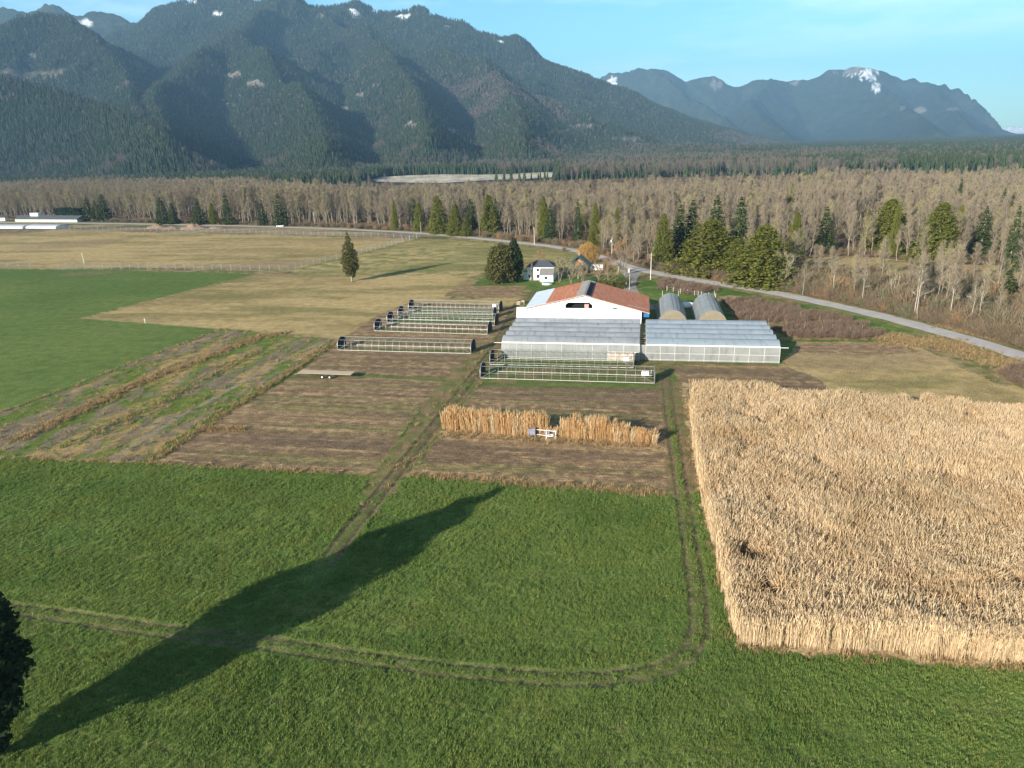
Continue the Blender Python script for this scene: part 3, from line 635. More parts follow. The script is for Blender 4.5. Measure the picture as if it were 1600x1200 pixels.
# ------------------------------------------------------------------ far plain and mountains
RIDGES = [  # (points as pixel x, pixel y, distance), flank width as a multiple of height
 ([(205, 34, 5400), (250, 18, 5200), (320, -4, 4900), (370, 1, 4800), (410, 4, 4600), (440, -6, 4400), (475, 4, 4500), (520, 7, 4700), (560, 9, 4700), (600, 18, 4700), (618, 16, 4700), (650, 15, 4700), (675, 25, 4700), (700, 33, 4700), (735, 50, 4700), (785, 57, 4700), (810, 72, 4800), (850, 90, 4900), (900, 119, 5000), (950, 147, 5100), (1000, 171, 5200), (1050, 203, 5300), (1110, 222, 5300)], 2.5),
 ([(440, -6, 4400), (372, 46, 3800), (360, 56, 3600), (380, 66, 3450), (420, 92, 3100), (455, 125, 2750), (485, 165, 2350), (505, 205, 1950), (520, 240, 1550)], 2.05),
 ([(372, 46, 3800), (330, 70, 3500), (285, 110, 3000), (255, 150, 2600), (240, 190, 2200), (270, 235, 1750)], 2.05),
 ([(475, 4, 4500), (520, 34, 4100), (570, 50, 3900), (620, 62, 3750), (690, 75, 3600), (750, 100, 3400), (800, 133, 3200), (860, 163, 3000), (920, 190, 2800), (1000, 217, 2700)], 2.05),
 ([(570, 50, 3900), (600, 90, 3300), (640, 135, 2700), (670, 180, 2200), (690, 225, 1700)], 1.95),
 ([(750, 100, 3400), (790, 150, 2700), (820, 195, 2200), (840, 230, 1750)], 1.95),
 ([(-420, 40, 4200), (-150, 46, 3900), (0, 42, 3700), (35, 29, 3600), (75, 29, 3600), (100, 37, 3550), (130, 51, 3450), (170, 76, 3300), (195, 100, 3150), (208, 130, 2850), (213, 160, 2550), (225, 190, 2250)], 1.8),
 ([(-400, 90, 2700), (-100, 110, 2500), (0, 125, 2400), (60, 140, 2300), (130, 165, 2150), (200, 195, 1900), (250, 220, 1650)], 1.8),
 ([(-500, -10, 7000), (-200, 12, 6800), (0, 7, 6500), (45, 12, 6400), (90, 9, 6300), (130, 19, 6200), (190, 25, 6100), (208, 34, 6000), (300, 60, 5800)], 2.0),
 ([(860, 150, 9600), (900, 132, 9400), (920, 126, 9300), (945, 115, 9200), (975, 112, 9100), (1000, 106, 9000), (1020, 105, 9000), (1045, 112, 9000), (1070, 126, 9000), (1085, 122, 9000), (1120, 121, 9000), (1140, 128, 9000), (1165, 130, 9000), (1190, 122, 9000), (1210, 123, 9000), (1240, 125, 9000), (1270, 119, 9000), (1300, 108, 9000), (1335, 101, 9000), (1360, 107, 9000)], 2.0),
 ([(1360, 107, 9000), (1400, 122, 9000), (1450, 130, 8900)], 1.35),
 ([(1450, 130, 8900), (1500, 141, 8800), (1525, 152, 8700), (1538, 168, 8700), (1552, 184, 8600), (1564, 200, 8500)], .75),
 ([(1335, 101, 9000), (1385, 150, 7800), (1430, 185, 6600), (1470, 205, 5600)], 2.05),
 ([(1210, 123, 9000), (1170, 160, 7800), (1190, 185, 6600), (1230, 205, 5600)], 2.05),
 ([(1020, 105, 9000), (1075, 150, 8000), (1130, 185, 6800), (1170, 210, 5600)], 1.9),
 ([(1450, 130, 8900), (1478, 160, 7900), (1505, 190, 6800)], 1.6),
 ([(1450, 200, 14000), (1560, 197, 14000), (1580, 195, 14000), (1620, 201, 14000), (1800, 200, 14000)], 2.05),
 ([(1480, 268, 2500), (1515, 255, 2600), (1545, 243, 2700), (1580, 234, 2800), (1640, 212, 3000), (1800, 160, 3400)], 1.3),
 ([(860, 228, 2600), (1000, 232, 2300), (1100, 236, 2100), (1200, 238, 2000), (1300, 245, 1900), (1380, 258, 1750)], 9.),
]
def terrain(x, y, fine=True):
    h = np.full(x.shape, -1e9); wx = 130 * (fbm(x * .0011, y * .0011, 301, 3) - .5); wy = 130 * (fbm(x * .0011 + 7, y * .0011, 304, 3) - .5)
    for pts, k in RIDGES:
        P3 = [AT(*p) for p in pts]
        for a, b_ in zip(P3[:-1], P3[1:]):
            ex, ey = b_[0] - a[0], b_[1] - a[1]; L = ex * ex + ey * ey
            t = np.clip(((x + wx - a[0]) * ex + (y + wy - a[1]) * ey) / L, 0, 1)
            d = np.hypot(x + wx - a[0] - t * ex, y + wy - a[1] - t * ey); zr = a[2] + (b_[2] - a[2]) * t
            q = d / (np.maximum(zr, 6) * k); g = np.clip(1 - q, 0, 1); h = np.maximum(h, zr * (.62 * g + .38 * g ** 2.2))
    h = np.maximum(h, 0)
    if fine:
        r1 = 1 - np.abs(2 * fbm(x * .0030, y * .0022, 311, 4) - 1); r2 = fbm(x * .009, y * .009, 317, 4)
        h = h + np.minimum(h, 320) * (.30 * (r1 - .72) + .14 * (r2 - .5))
    return np.maximum(h, 0)
fr = [960.]
while fr[-1] < 15500: fr.append(fr[-1] * 1.0052)
fr = np.array(fr); fa = np.linspace(R(-56), R(54), 1050)
fx, fy = polar(fr, fa); fz = terrain(fx, fy) + 3. * (fbm(fx * .004, fy * .004, 321) - .3) * sm(np.hypot(fx, fy), 1100, 1700)
fz = np.maximum(fz - .6 * sm(np.hypot(fx, fy), 1000, 960), -.6)
fh = fz
fcol = lerp((.030, .044, .022), (.050, .062, .028), fbm(fx * .006, fy * .006, 331))
leafless = sm(fbm(fx * .0018, fy * .0024, 335, 4) + .16 * sm(fh, 90, 10) + .07 * sm(fx, -600, 300), .65, .75) * sm(fh, 420, 150) * (np.hypot(fx, fy) < 5200) * (1 - .75 * sm(fx, -150, 350))
fcol = lerp_a(fcol, (.16, .125, .095), leafless * .75)
flat = sm(fh, 26, 6); fcol = lerp_a(fcol, (.075, .070, .048), flat * .8)
BAR = [G(*p)[:2] for p in ((585, 284), (590, 277.5), (640, 274), (700, 273), (800, 272), (905, 268), (860, 277), (760, 281), (690, 285))]
bar = inpoly(fx + 16 * (fbm(fx * .02, fy * .02, 341) - .5), fy + 60 * (fbm(fx * .02, fy * .02, 343) - .5), BAR); fcol[bar] = lerp((.50, .43, .34), (.62, .55, .44), fbm(fx[bar] * .02, fy[bar] * .02, 345))
open_ = np.zeros(len(fx)); open_[bar] = 1
def patch(px, py, dist, rx, ry, c, thr=.5, seed=0, sc_=.02):
    """snow, rock or cut ground lying on the mountainside near one point"""
    if c is ROCK: rx, ry = rx * .6, ry * .6
    p = AT(px, py, dist); s_ = dist / FPX; a = math.atan2(p[0], p[1]); X = (fx - p[0]) * math.cos(a) - (fy - p[1]) * math.sin(a); dz = fh - p[2]; Y = (fx - p[0]) * math.sin(a) + (fy - p[1]) * math.cos(a)
    e = 1 - np.hypot(X / (rx * s_), dz / (ry * s_)) - .25 * np.abs(Y) / 900; t = sm(e + 1.5 * (fbm(fx * sc_, fy * sc_, 351 + seed, 4) - thr), 0, .12); t = t * (np.abs(Y) < 900)
    global fcol
    fcol = lerp_a(fcol, c, t); open_[:] = np.maximum(open_, t)
SNOW = (.80, .82, .86); ROCK = (.22, .195, .165)
for i, a in enumerate([(136, 38, 6100, 9, 4, SNOW, .45), (304, 4, 4900, 10, 4, SNOW, .5), (340, 28, 4700, 14, 9, SNOW, .55), (400, 6, 4650, 9, 4, SNOW, .55), (555, 24, 4650, 12, 6, SNOW, .58), (585, 17, 4650, 12, 5, SNOW, .58, .045), (628, 30, 4650, 18, 8, SNOW, .60, .045), (672, 25, 4680, 6, 5, SNOW, .55, .045), (782, 69, 4650, 7, 5, SNOW, .45), (699, 50, 4600, 8, 6, ROCK, .5),
        (956, 140, 9050, 7, 15, SNOW, .40), (944, 146, 9050, 8, 10, SNOW, .5), (1120, 132, 8900, 16, 12, ROCK, .5), (1242, 128, 8950, 10, 8, ROCK, .5), (1345, 111, 8950, 20, 9, SNOW, .57, .03), (1330, 110, 8950, 30, 12, ROCK, .55), (1356, 122, 8850, 10, 8, SNOW, .57, .03), (1368, 140, 8700, 6, 8, SNOW, .54), (1410, 172, 8000, 10, 8, ROCK, .5), (1440, 172, 8200, 12, 6, ROCK, .57), (1490, 172, 8200, 12, 6, ROCK, .57), (1580, 203, 13900, 40, 7, SNOW, .45),
        (520, 118, 2900, 16, 10, ROCK, .56), (365, 125, 3300, 22, 14, ROCK, .58), (395, 135, 3000, 22, 14, ROCK, .58), (560, 150, 3000, 20, 12, ROCK, .57), (645, 200, 2200, 26, 14, ROCK, .56), (535, 165, 2700, 18, 14, ROCK, .58), (705, 205, 2100, 20, 12, ROCK, .58), (360, 165, 2600, 22, 16, ROCK, .58), (690, 238, 1600, 14, 8, ROCK, .52), (500, 30, 4350, 12, 6, ROCK, .52), (910, 198, 2800, 40, 6, ROCK, .5), (980, 218, 2650, 40, 6, ROCK, .5), (585, 140, 3100, 12, 8, ROCK, .5),
        (60, 105, 3000, 50, 10, (.12, .105, .085), .52), (45, 80, 3200, 26, 7, ROCK, .52)]):
    patch(*a[:7], seed=i, sc_=a[7] if len(a) > 7 else .02)
m_, nt, out = new_mat('mountain_ground'); b = N(nt, 'ShaderNodeBsdfPrincipled', Roughness=.95); b.inputs['Specular IOR Level'].default_value = .05
at = nt.nodes.new('ShaderNodeAttribute'); at.attribute_name = 'soilcol'; n1 = noise(nt, .05, 6, rough=.7); n2 = noise(nt, .012, 5, rough=.7)
c = mixc(nt, at.outputs['Color'], mixc(nt, (.45, .45, .45), (1.5, 1.5, 1.5), ramp(nt, n1, .3, .7)), 1., 'MULTIPLY'); c = mixc(nt, c, mixc(nt, (.7, .7, .7), (1.3, 1.3, 1.25), ramp(nt, n2, .35, .65)), 1., 'MULTIPLY')
nt.links.new(c, b.inputs['Base Color']); bp = N(nt, 'ShaderNodeBump', Strength=1., Distance=14.); nt.links.new(n1, bp.inputs['Height']); nt.links.new(bp.outputs[0], b.inputs['Normal']); nt.links.new(b.outputs[0], out.inputs[0])
fq = grid_quads(len(fr), len(fa))[:, ::-1]; M['mountain'] = m_
fd = np.hypot(fx, fy)[fq[:, 0]]; fzq = fh[fq].max(1)
def far_piece(name, sel):
    q = fq[sel]; uq, inv = np.unique(q.ravel(), return_inverse=True)
    me = np_mesh(name, np.stack([fx[uq], fy[uq], fz[uq]], 1), inv.reshape(-1, 4), None, [M['mountain']], smooth=True)
    ca = me.color_attributes.new('soilcol', 'FLOAT_COLOR', 'POINT'); ca.data.foreach_set('color', np.concatenate([fcol[uq], np.ones((len(uq), 1))], 1).astype(np.float32).ravel())
    o = link(name, me); o['kind'] = 'structure'
far_piece('valley_floor', (fzq < 10) & (fd < 5400)); far_piece('mountains', (fzq >= 10) & (fd < 5400 + 0)); far_piece('far_mountains', fd >= 5400)
def ground_z(x, y):
    r = np.hypot(x, y); a = np.arctan2(x, y); i = np.interp(r, fr, np.arange(len(fr))); j = np.interp(a, fa, np.arange(len(fa)))
    i0 = np.clip(i.astype(int), 0, len(fr) - 2); j0 = np.clip(j.astype(int), 0, len(fa) - 2); ti = i - i0; tj = j - j0; Z = fz.reshape(len(fr), len(fa)); O_ = open_.reshape(Z.shape); L_ = leafless.reshape(Z.shape)
    z = Z[i0, j0] * (1 - ti) * (1 - tj) + Z[i0 + 1, j0] * ti * (1 - tj) + Z[i0, j0 + 1] * (1 - ti) * tj + Z[i0 + 1, j0 + 1] * ti * tj
    return np.where(r < 965, 0, z), np.where(r < 965, 0, O_[i0, j0]), np.where(r < 965, 0, L_[i0, j0])

# ================================================================== VEGETATION
# ---- young cereal crop in the foreground (nobody could count it)
tufts = [gen_tuft(i, 20, .25, .21, .026, M['grass'], 'crop_tuft') for i in range(5)]
def _gcrop(q):
    """the crop also grows on the lightly driven tracks, not on the bare main one"""
    return np.where(pline_dist(q[:, 0], q[:, 1], TRACKS[0][0]) < 2., 0., RNG.random(len(q)))
fg_poly = [(-62, 34), (62, 34), (72, 60), (90, 118), (30, 118), (-30, 122), (-95, 122)]
q = rand_in(fg_poly, 250000, RNG)
_, _, _z, _k = ground_field(q[:, 0], q[:, 1]); keep = ((_k == 0) | ((_k == len(LAY) + 1) & (_gcrop(q) > .35))) & in_view(np.c_[q, np.zeros(len(q))], 80)
dens = fbm(q[:, 0] * .5, q[:, 1] * .5, 401, 3); dtr = np.minimum.reduce([np.abs(pline_dist(q[:, 0], q[:, 1], p[0]) - p[2]) for p in TRACKS])
thin = fbm(q[:, 0] * .09, q[:, 1] * .09, 409, 3); keep &= (thin < .60) | (RNG.random(len(q)) < .55)
keep &= (dens + RNG.uniform(-.3, .3, len(q)) > .34) & (dtr > .34 + .2 * RNG.random(len(q)))
q = q[keep]; _z = _z[keep]; rot, scl = sc_rand(len(q), RNG, .65, 1.25, .12); _u, _v = uv_of(q[:, 0], q[:, 1]); scl *= ((.62 + .7 * fbm(q[:, 0] * .35, q[:, 1] * .35, 405, 3)) * (.72 + .56 * fbm(_u * .05, _v * 1.1, 407, 2)))[:, None]
scatter('crop_grass', tufts, np.c_[q, _z], rot, scl, RNG.integers(0, 5, len(q)))

# ---- dry bunch grass along the weed strip, field margins and the road verge
dry = [gen_tuft(20 + i, 22, .55, .35, .04, M['straw'], 'dry_tuft', .8) for i in range(3)] + [gen_tuft(30 + i, 18, .30, .3, .04, M['lawn_grass'], 'green_tuft') for i in range(2)]
def tufts_along(pts, wd, n):
    p = np.array(pts); L = np.r_[0, np.cumsum(np.hypot(*np.diff(p, axis=0).T))]; t = RNG.uniform(0, L[-1], n)
    return np.stack([np.interp(t, L, p[:, 0]), np.interp(t, L, p[:, 1])], 1) + RNG.normal(0, wd, (n, 2))
ridge_ = PX((20, 690), (130, 640), (250, 585), (330, 556), (400, 528), (450, 520)); g = [tufts_along(ridge_, 1.0, 1100), tufts_along(PX((0, 716), (236, 724), (582, 743)), .35, 130), tufts_along(PX((640, 743), (840, 758), (1046, 774)), .5, 260),
     tufts_along(PX((236, 723), (440, 591), (528, 533)), .4, 160), tufts_along(PX((312, 671), (380, 671)), .35, 220), tufts_along(PX((692, 679), (850, 687), (1028, 701)), .5, 180),
     tufts_along(PX((1066, 602), (1084, 705), (1108, 830), (1150, 1010)), .45, 60), tufts_along(PX((1150, 1014), (1600, 1046), (1700, 1052)), .4, 60), tufts_along(PX((345, 514), (150, 589), (0, 646)), .3, 40),
     tufts_along(PX((1150, 470), (1250, 500), (1400, 535)), 2.5, 700), tufts_along(PX((1460, 530), (1600, 580)), 2.2, 700), tufts_along(PX((1390, 525), (1430, 540)), 2., 300), tufts_along(PX((1480, 508), (1560, 528)), 1.6, 300)]
q = np.concatenate(g); isd = np.concatenate([np.zeros(len(q), int)]); weedq = rand_in(LAY[6][2], 9000, RNG); weedq = weedq[in_view(np.c_[weedq, np.zeros(len(weedq))], 40)]
gp = tufts_along(PX((236, 718), (340, 650), (450, 585), (515, 538)), .7, 700); gp2 = tufts_along(PX((100, 700), (250, 630), (400, 550)), 1.2, 500); gp3 = tufts_along(PX((560, 815), (640, 716), (700, 642), (770, 545)), 1.9, 220)
q = np.concatenate([q, weedq[:1000], gp, gp2, gp3]); nd = sum(map(len, g)); pick = np.r_[RNG.integers(0, 3, nd), RNG.choice([0, 1, 3, 4, 4], len(q) - nd)]
z_ = ground_field(q[:, 0], q[:, 1])[2]; rot, scl = sc_rand(len(q), RNG, .5, 1.3, .15); scatter('dry_grass', dry, np.c_[q, z_], rot, scl, pick)

# ---- the big bed of tall dry reed grass and the reed row
reeds = [gen_reeds(40 + i, 58, 2.9, .48, M['reed'], 'reed_clump', .05) for i in range(4)] + [gen_reeds(50 + i, 52, 3.0, .5, M['reed'], 'lodged_clump', .20) for i in range(4)]
bed = PX((1079, 621), (1240, 634), (1450, 646), (1660, 666), (1900, 690), (1900, 1062), (1600, 1036), (1154, 1004), (1112, 832), (1086, 704))
q = grid_in(bed, .56, RNG, .55); x, y = q[:, 0], q[:, 1]; u, v = uv_of(x, y)
hole = fbm(x * .28, y * .28, 421, 3); row_edge = np.minimum(pline_dist(x, y, bed), 9)
back = inpoly(x, y, PX((1000, 742), (1115, 744), (1350, 752), (1600, 764), (2200, 790), (2200, 600), (1000, 560)))
lodge = sm(fbm(x * .13, y * .13, 425, 3), .36, .52) * sm(row_edge, 1.2, 3.5) * np.where(back, .12, 1.)
keep = (hole > .26 + .09 * lodge) & ((hole + .5 * RNG.random(len(q))) > .32)
rowp = (v + 1.1 * (fbm(x * .09, y * .09, 441, 2) - .5) * 4) / 1.45; keep &= ((rowp % 1) < .66) | (row_edge < .9) | (RNG.random(len(q)) < .12)
for hx, hy, hr in ((1192, 878, 1.0), (1290, 842, .8), (1360, 925, .6), (1400, 930, .7), (1450, 932, .6), (1168, 712, .7)):
    p = G(hx, hy, 2.0); keep &= np.hypot((x - p[0]), (y - p[1]) * .6) > hr
far_thin = (y > 108) & (x > 62); keep &= ~(far_thin & (RNG.random(len(q)) < .35)); keep &= in_view(np.c_[x, y, np.zeros(len(x))], 140)
q = q[keep]; lodge = lodge[keep]; back = back[keep]; x, y = q.T; n = len(q); la = 6.28 * fbm(x * .06, y * .06, 431, 2) * 1.3 + RNG.normal(0, .35, n)
tilt = RNG.normal(0, .05, n) + lodge * RNG.uniform(.25, .95, n); hsc = (.70 + .58 * fbm(x * .16, y * .16, 435, 3)) * np.where(back, 1.03, .93) * (1 - .12 * lodge) * RNG.uniform(.95, 1.04, n)
rot = np.stack([tilt * np.cos(la), tilt * np.sin(la), RNG.uniform(0, 6.28, n) * 0 + RNG.uniform(0, 6.28, n)], 1)
pick = np.where(lodge > .35, RNG.integers(4, 8, n), RNG.integers(0, 4, n)); scatter('reed_grass', reeds, np.c_[q, np.zeros(n)], rot, np.stack([np.ones(n), np.ones(n), hsc], 1), pick)
rowpts = np.array(PX((692, 674), (858, 681), (1028, 697)))
rr_ = [gen_reeds(60 + i, 34, 3.0, .36, M['reed_rust' if i < 3 else 'reed'], 'reed_row_clump', .045) for i in range(4)]
t = np.arange(0, 1, .0125); q = []; s_ = []
for tt in t:
    c = rowpts[0] + (rowpts[2] - rowpts[0]) * tt; px = 692 + 336 * tt
    h_ = 1.02 if px < 856 else (.45 if px < 884 else (.98 if px < 955 else (.85 if px < 985 else .62)))
    if vnoise(np.array([tt * 60.]), np.array([3.]), 5)[0] < .03: continue
    for k in range(2): q.append((c[0] + VV_[0] * (k * .7 + .8) + RNG.normal(0, .14), c[1] + VV_[1] * (k * .7 + .8) + RNG.normal(0, .14), 0)); s_.append(h_ * RNG.uniform(.84, 1.06) * (.96 + .30 * float(vnoise(np.array([tt * 24.]), np.array([1.5]), 9)[0])) * (.80 if (tt * 11.5) % 1 < .13 else 1))
rot = np.stack([RNG.normal(0, .05, len(q)), RNG.normal(0, .05, len(q)), RNG.uniform(0, 6.28, len(q))], 1); s_ = np.array(s_)
scatter('reed_row', rr_, q, rot, np.stack([np.ones(len(q)), np.ones(len(q)), s_], 1), RNG.integers(0, 4, len(q)))

# ---- leafless berry bushes, brambles, undergrowth
shr = [gen_shrub(70 + i, 300, 1.5, 1.0, M['twig_purple'], 'berry_bush') for i in range(3)]
bush_poly = [PX((1128, 474), (1165, 468), (1290, 490), (1388, 521), (1362, 530), (1240, 528), (1160, 500)), PX((1024, 445), (1045, 438), (1122, 453), (1128, 461), (1090, 463), (1030, 452))]
q = np.concatenate([grid_in(bush_poly[0], 1.45, RNG, .35), grid_in(bush_poly[1], 1.5, RNG, .35), grid_in(PX((1565, 585), (1600, 570), (1720, 600), (1720, 650), (1600, 608)), 1.3, RNG, .4)])
q = q[fbm(q[:, 0] * .12, q[:, 1] * .12, 441, 3) > .36]; rot, scl = sc_rand(len(q), RNG, .75, 1.35, .08); scatter('berry_bushes', shr, np.c_[q, np.zeros(len(q))], rot, scl, RNG.integers(0, 3, len(q)))
edge = PX((1000, 421), (1060, 430), (1200, 450), (1300, 469), (1450, 503), (1600, 543), (1760, 594)); p = np.array(edge); nr = np.array([.45, .9])
brs = [gen_shrub(80 + i, 260, 2.3, 1.5, M['brush'], 'brush', .05) for i in range(2)] + [gen_shrub(84, 240, 2.2, 1.5, leafy('mossy_brush', (.185, .165, .10), (.135, .13, .075), .12), 'brush_green', .05), gen_shrub(85, 240, 2., 1.4, M['twig_russet'], 'brush_rust', .05)]

EVG = [(1108, 427, 342, 86, 'c0', 'broad round-topped olive green cedar beside the road, left of the pair'), (1189, 445, 350, 78, 'c1', 'pointed olive green cedar beside the road with a dark notch at its top'),
          (1150, 433, 372, 48, 'c2', 'lower green cedar filling the gap between the two big roadside cedars'), (1385, 392, 310, 52, 'c2', 'olive green cedar standing at the left end of the pale clearing'), (1461, 412, 315, 50, 'c0', 'tall olive green cedar with a dark right flank behind the clearing'),
          ] + [(1568, 476, 420, 34, 'f2', 'small blue-green pine among the brush near the right edge'), (1060, 404, 318, 40, 'f0', 'dark fir on the left of the wood above the hoop houses'), (1079, 400, 311, 36, 'f1', 'taller dark fir just right of the wood\'s leftmost fir'), (1116, 398, 303, 36, 'f2', 'dark green fir rising behind the broad round cedar'), (1153, 398, 306, 34, 'f0', 'bluish fir rising between and behind the two big cedars'), (1035, 412, 332, 30, 'c1', 'yellow-green cedar at the wood edge above the road junction'),
          (1286, 392, 322, 30, 'f1', 'ivy-dark fir in the bare wood left of the clearing'), (1530, 398, 320, 26, 'f2', 'narrow dark fir deep in the wood on the far right'), (1240, 402, 330, 26, 'c2', 'thin olive conifer in the wood just right of the pointed cedar'),
          (141, 345, 308, 20, 'f0', 'left one of three dark firs beside the clipped hedge'), (153, 345, 312, 16, 'f1', 'middle and lowest of three dark firs beside the clipped hedge'), (166, 345, 303, 22, 'f2', 'right and tallest of three dark firs beside the clipped hedge'), (256, 350, 307, 22, 'f1', 'dark fir with a forked outline at the forest edge above the earth mounds'), (272, 350, 316, 18, 'f0', 'lower fir just right of the forked fir at the forest edge'),
          (313, 351, 314, 22, 'f2', 'stout fir in front of the forest, right of the earth mounds'), (334, 350, 316, 14, 'c0', 'small olive conifer right of the stout fir'), (358, 351, 300, 18, 'f0', 'fir with bare lower trunk at the forest edge above the tan field'), (412, 352, 311, 16, 'f1', 'narrow fir standing in the forest edge above the far road'), (440, 353, 302, 22, 'f2', 'broad olive fir in the forest edge above the far road'),
          (618, 359, 312, 12, 'c1', 'very narrow green conifer beside the far road corner'), (656, 361, 316, 18, 'c0', 'conifer behind the pale pole at the fence corner'), (686, 365, 304, 30, 'c1', 'broad pale-green cedar left of the lone bare trees'), (713, 368, 318, 28, 'c2', 'dark cedar with a shadowed right side in the forest edge'), (729, 369, 343, 20, 'c0', 'low bushy conifer beside the far road'), (737, 362, 310, 28, 'f0', 'left fir of the tall green pair behind the round bare tree'), (765, 366, 303, 30, 'c1', 'right and taller of the tall green pair behind the round bare tree'),
          (776, 362, 309, 18, 'f2', 'dark spire at the right shoulder of the tall green pair'), (850, 376, 306, 22, 'c0', 'green conifer above the white farmhouse'), (860, 378, 318, 22, 'f1', 'dark fir touching the conifer above the white farmhouse'), (903, 376, 309, 14, 'f0', 'slim fir deep in the wood above the cabin'), (930, 380, 316, 20, 'c2', 'dull green cedar in the wood above the white trailer'), (925, 392, 362, 22, 'c1', 'low green cedar behind the orange willow')]
# ---- the forest: leafless poplars and alders, with the nearest three hundred as trees of their own
bare_kinds = [gen_bare(101 + i, 24, rnd.uniform(.22, .42), rnd.uniform(3.2, 4.8), 20, 1500, .24, .8, .05, 1.7, twig_mat=M['twig']) for i in range(5)] + [gen_bare(111 + i, 22, .18, 5.2, 22, 1700, .26, .62, .05, 1.8, .5, twig_mat=M['twig_green']) for i in range(2)]
forest_poly = PX((-700, 346), (-300, 343), (0, 340.5), (330, 349), (500, 354), (660, 361), (760, 371), (850, 380), (905, 388), (960, 402), (990, 411), (1035, 422), (1100, 432), (1200, 446), (1300, 465), (1450, 500), (1600, 540), (1900, 632)) + [(560, 330), (640, 520), (480, 580), (300, 560), (60, 545), (-110, 575), (-230, 720), (-300, 860), (-900, 1050)]
belt_of = lambda k: inpoly(k[:, 0], k[:, 1], PX((1235, 426), (1500, 441), (1700, 458), (2200, 500), (2200, 800), (1600, 562), (1450, 522), (1235, 470)))
q = grid_in(forest_poly, 6.6, RNG, .46); x, y = q[:, 0], q[:, 1]; dist = np.hypot(x, y)
clear = inpoly(x, y, PX((1250, 406), (1330, 401), (1600, 421), (2100, 452), (2100, 500), (1600, 449), (1500, 442), (1256, 429)))
rd = pline_dist(x, y, ROADLINE); farm_left = inpoly(x, y, PX((-700, 352), (-100, 348), (0, 342), (135, 342), (330, 349), (330, 356), (-700, 362)))
gap = fbm(x * .03, y * .03, 451, 3); keep = ~clear & (rd > 6.5) & (gap > .30) & in_view(np.c_[q, np.zeros(len(q))], 90) & ~farm_left
belt = inpoly(x, y, PX((1235, 426), (1500, 441), (1700, 458), (2200, 500), (2200, 800), (1600, 562), (1450, 522), (1235, 470))); keep &= ~belt | (RNG.random(len(q)) < np.where(x > 112, .85, .62))
evb = np.array([G(e_[0], e_[1])[:2] for e_ in EVG]); toward = -evb / np.linalg.norm(evb, axis=1, keepdims=True)
for e_, t_ in zip(evb, toward):
    along = (x - e_[0]) * t_[0] + (y - e_[1]) * t_[1]; side = np.abs((x - e_[0]) * t_[1] - (y - e_[1]) * t_[0]); keep &= ~((along > -3) & (along < 26) & (side < 3.4))
nearright = (x > 60) & (y < 260) & (dist < 330); keep &= ~(nearright & (RNG.random(len(q)) < .30))
q = q[keep]; dist = np.hypot(*q.T); order = np.argsort(dist); q = q[order]; n = len(q)
fh_ = np.clip(.58 + .46 * fbm(q[:, 0] * .012, q[:, 1] * .012, 455, 3) - np.abs(RNG.normal(0, .13, n)) + .07, .4, .97); fh_ *= np.where(np.hypot(*q.T) < 330, .82, 1.) * np.where(q[:, 0] < -20, 1.08, 1.); fh_[belt_of(q)] *= RNG.uniform(.66, 1.05, belt_of(q).sum()); fpick = RNG.choice(7, n, p=[.17, .17, .17, .17, .16, .08, .08])
def put_tree(name, kind, x, y, z, sx, sz, rz, label, cat, group, shared=None):
    root = thing(name, label, cat, (x, y, z), rz, group); root.scale = (sx, sx, sz)
    for part, me in (('trunk', kind[0]), ('crown', kind[1])):
        if me is not None: link(part, me, root)
    return root
NT = 230
def region_label(x, y):
    px, py = P((x, y, 0))
    if px < 700: return 'slim bare poplar in the front row of the forest behind the far fence'
    if px < 1000: return 'bare grey-brown tree in the forest edge behind the farmhouse road'
    if py > 440: return 'leafless pale-stemmed tree in the brushy belt just beyond the curving road'
    if px < 1250: return 'leafless grey-brown tree in the wood around the two big round cedars'
    return 'tall bare tree in the wood behind the pale clearing on the right'
for i in range(NT):
    x, y = q[i]; lab = region_label(x, y)
    put_tree('bare_tree', bare_kinds[fpick[i]], x, y, 0, fh_[i] * RNG.uniform(.85, 1.15), fh_[i], RNG.uniform(0, 6.28), lab, 'tree', lab.replace('slim bare', 'slim bare').replace('tree', 'trees').replace('poplar', 'poplars'))
x, y = q[NT:].T; rot, scl = sc_rand(n - NT, RNG, 1, 1.0001, .03); scl = np.stack([fh_[NT:], fh_[NT:], fh_[NT:] * RNG.uniform(.95, 1.1, n - NT)], 1)
bm = []
for k in bare_kinds:
    v = []; me1, me2 = k; b_ = NB()
    for me, base_ in ((me1, 1), (me2, None)):
        vv = np.zeros(len(me.vertices) * 3); me.vertices.foreach_get('co', vv); vv = vv.reshape(-1, 3)
        qs = np.array([list(p.vertices) for p in me.polygons if len(p.vertices) == 4]); b_.v.append(vv); b_.q.append(qs + b_.n); b_.qm += [1 if me is me1 or p.material_index == 1 else 0 for p in me.polygons if len(p.vertices) == 4]; b_.n += len(vv)
    b_.q = [np.concatenate(b_.q)]; bm.append(b_.mesh('forest_tree', [me2.materials[0], M['bark']]))
scatter('forest', bm, np.c_[q[NT:], np.zeros(n - NT)], rot, scl, fpick[NT:])
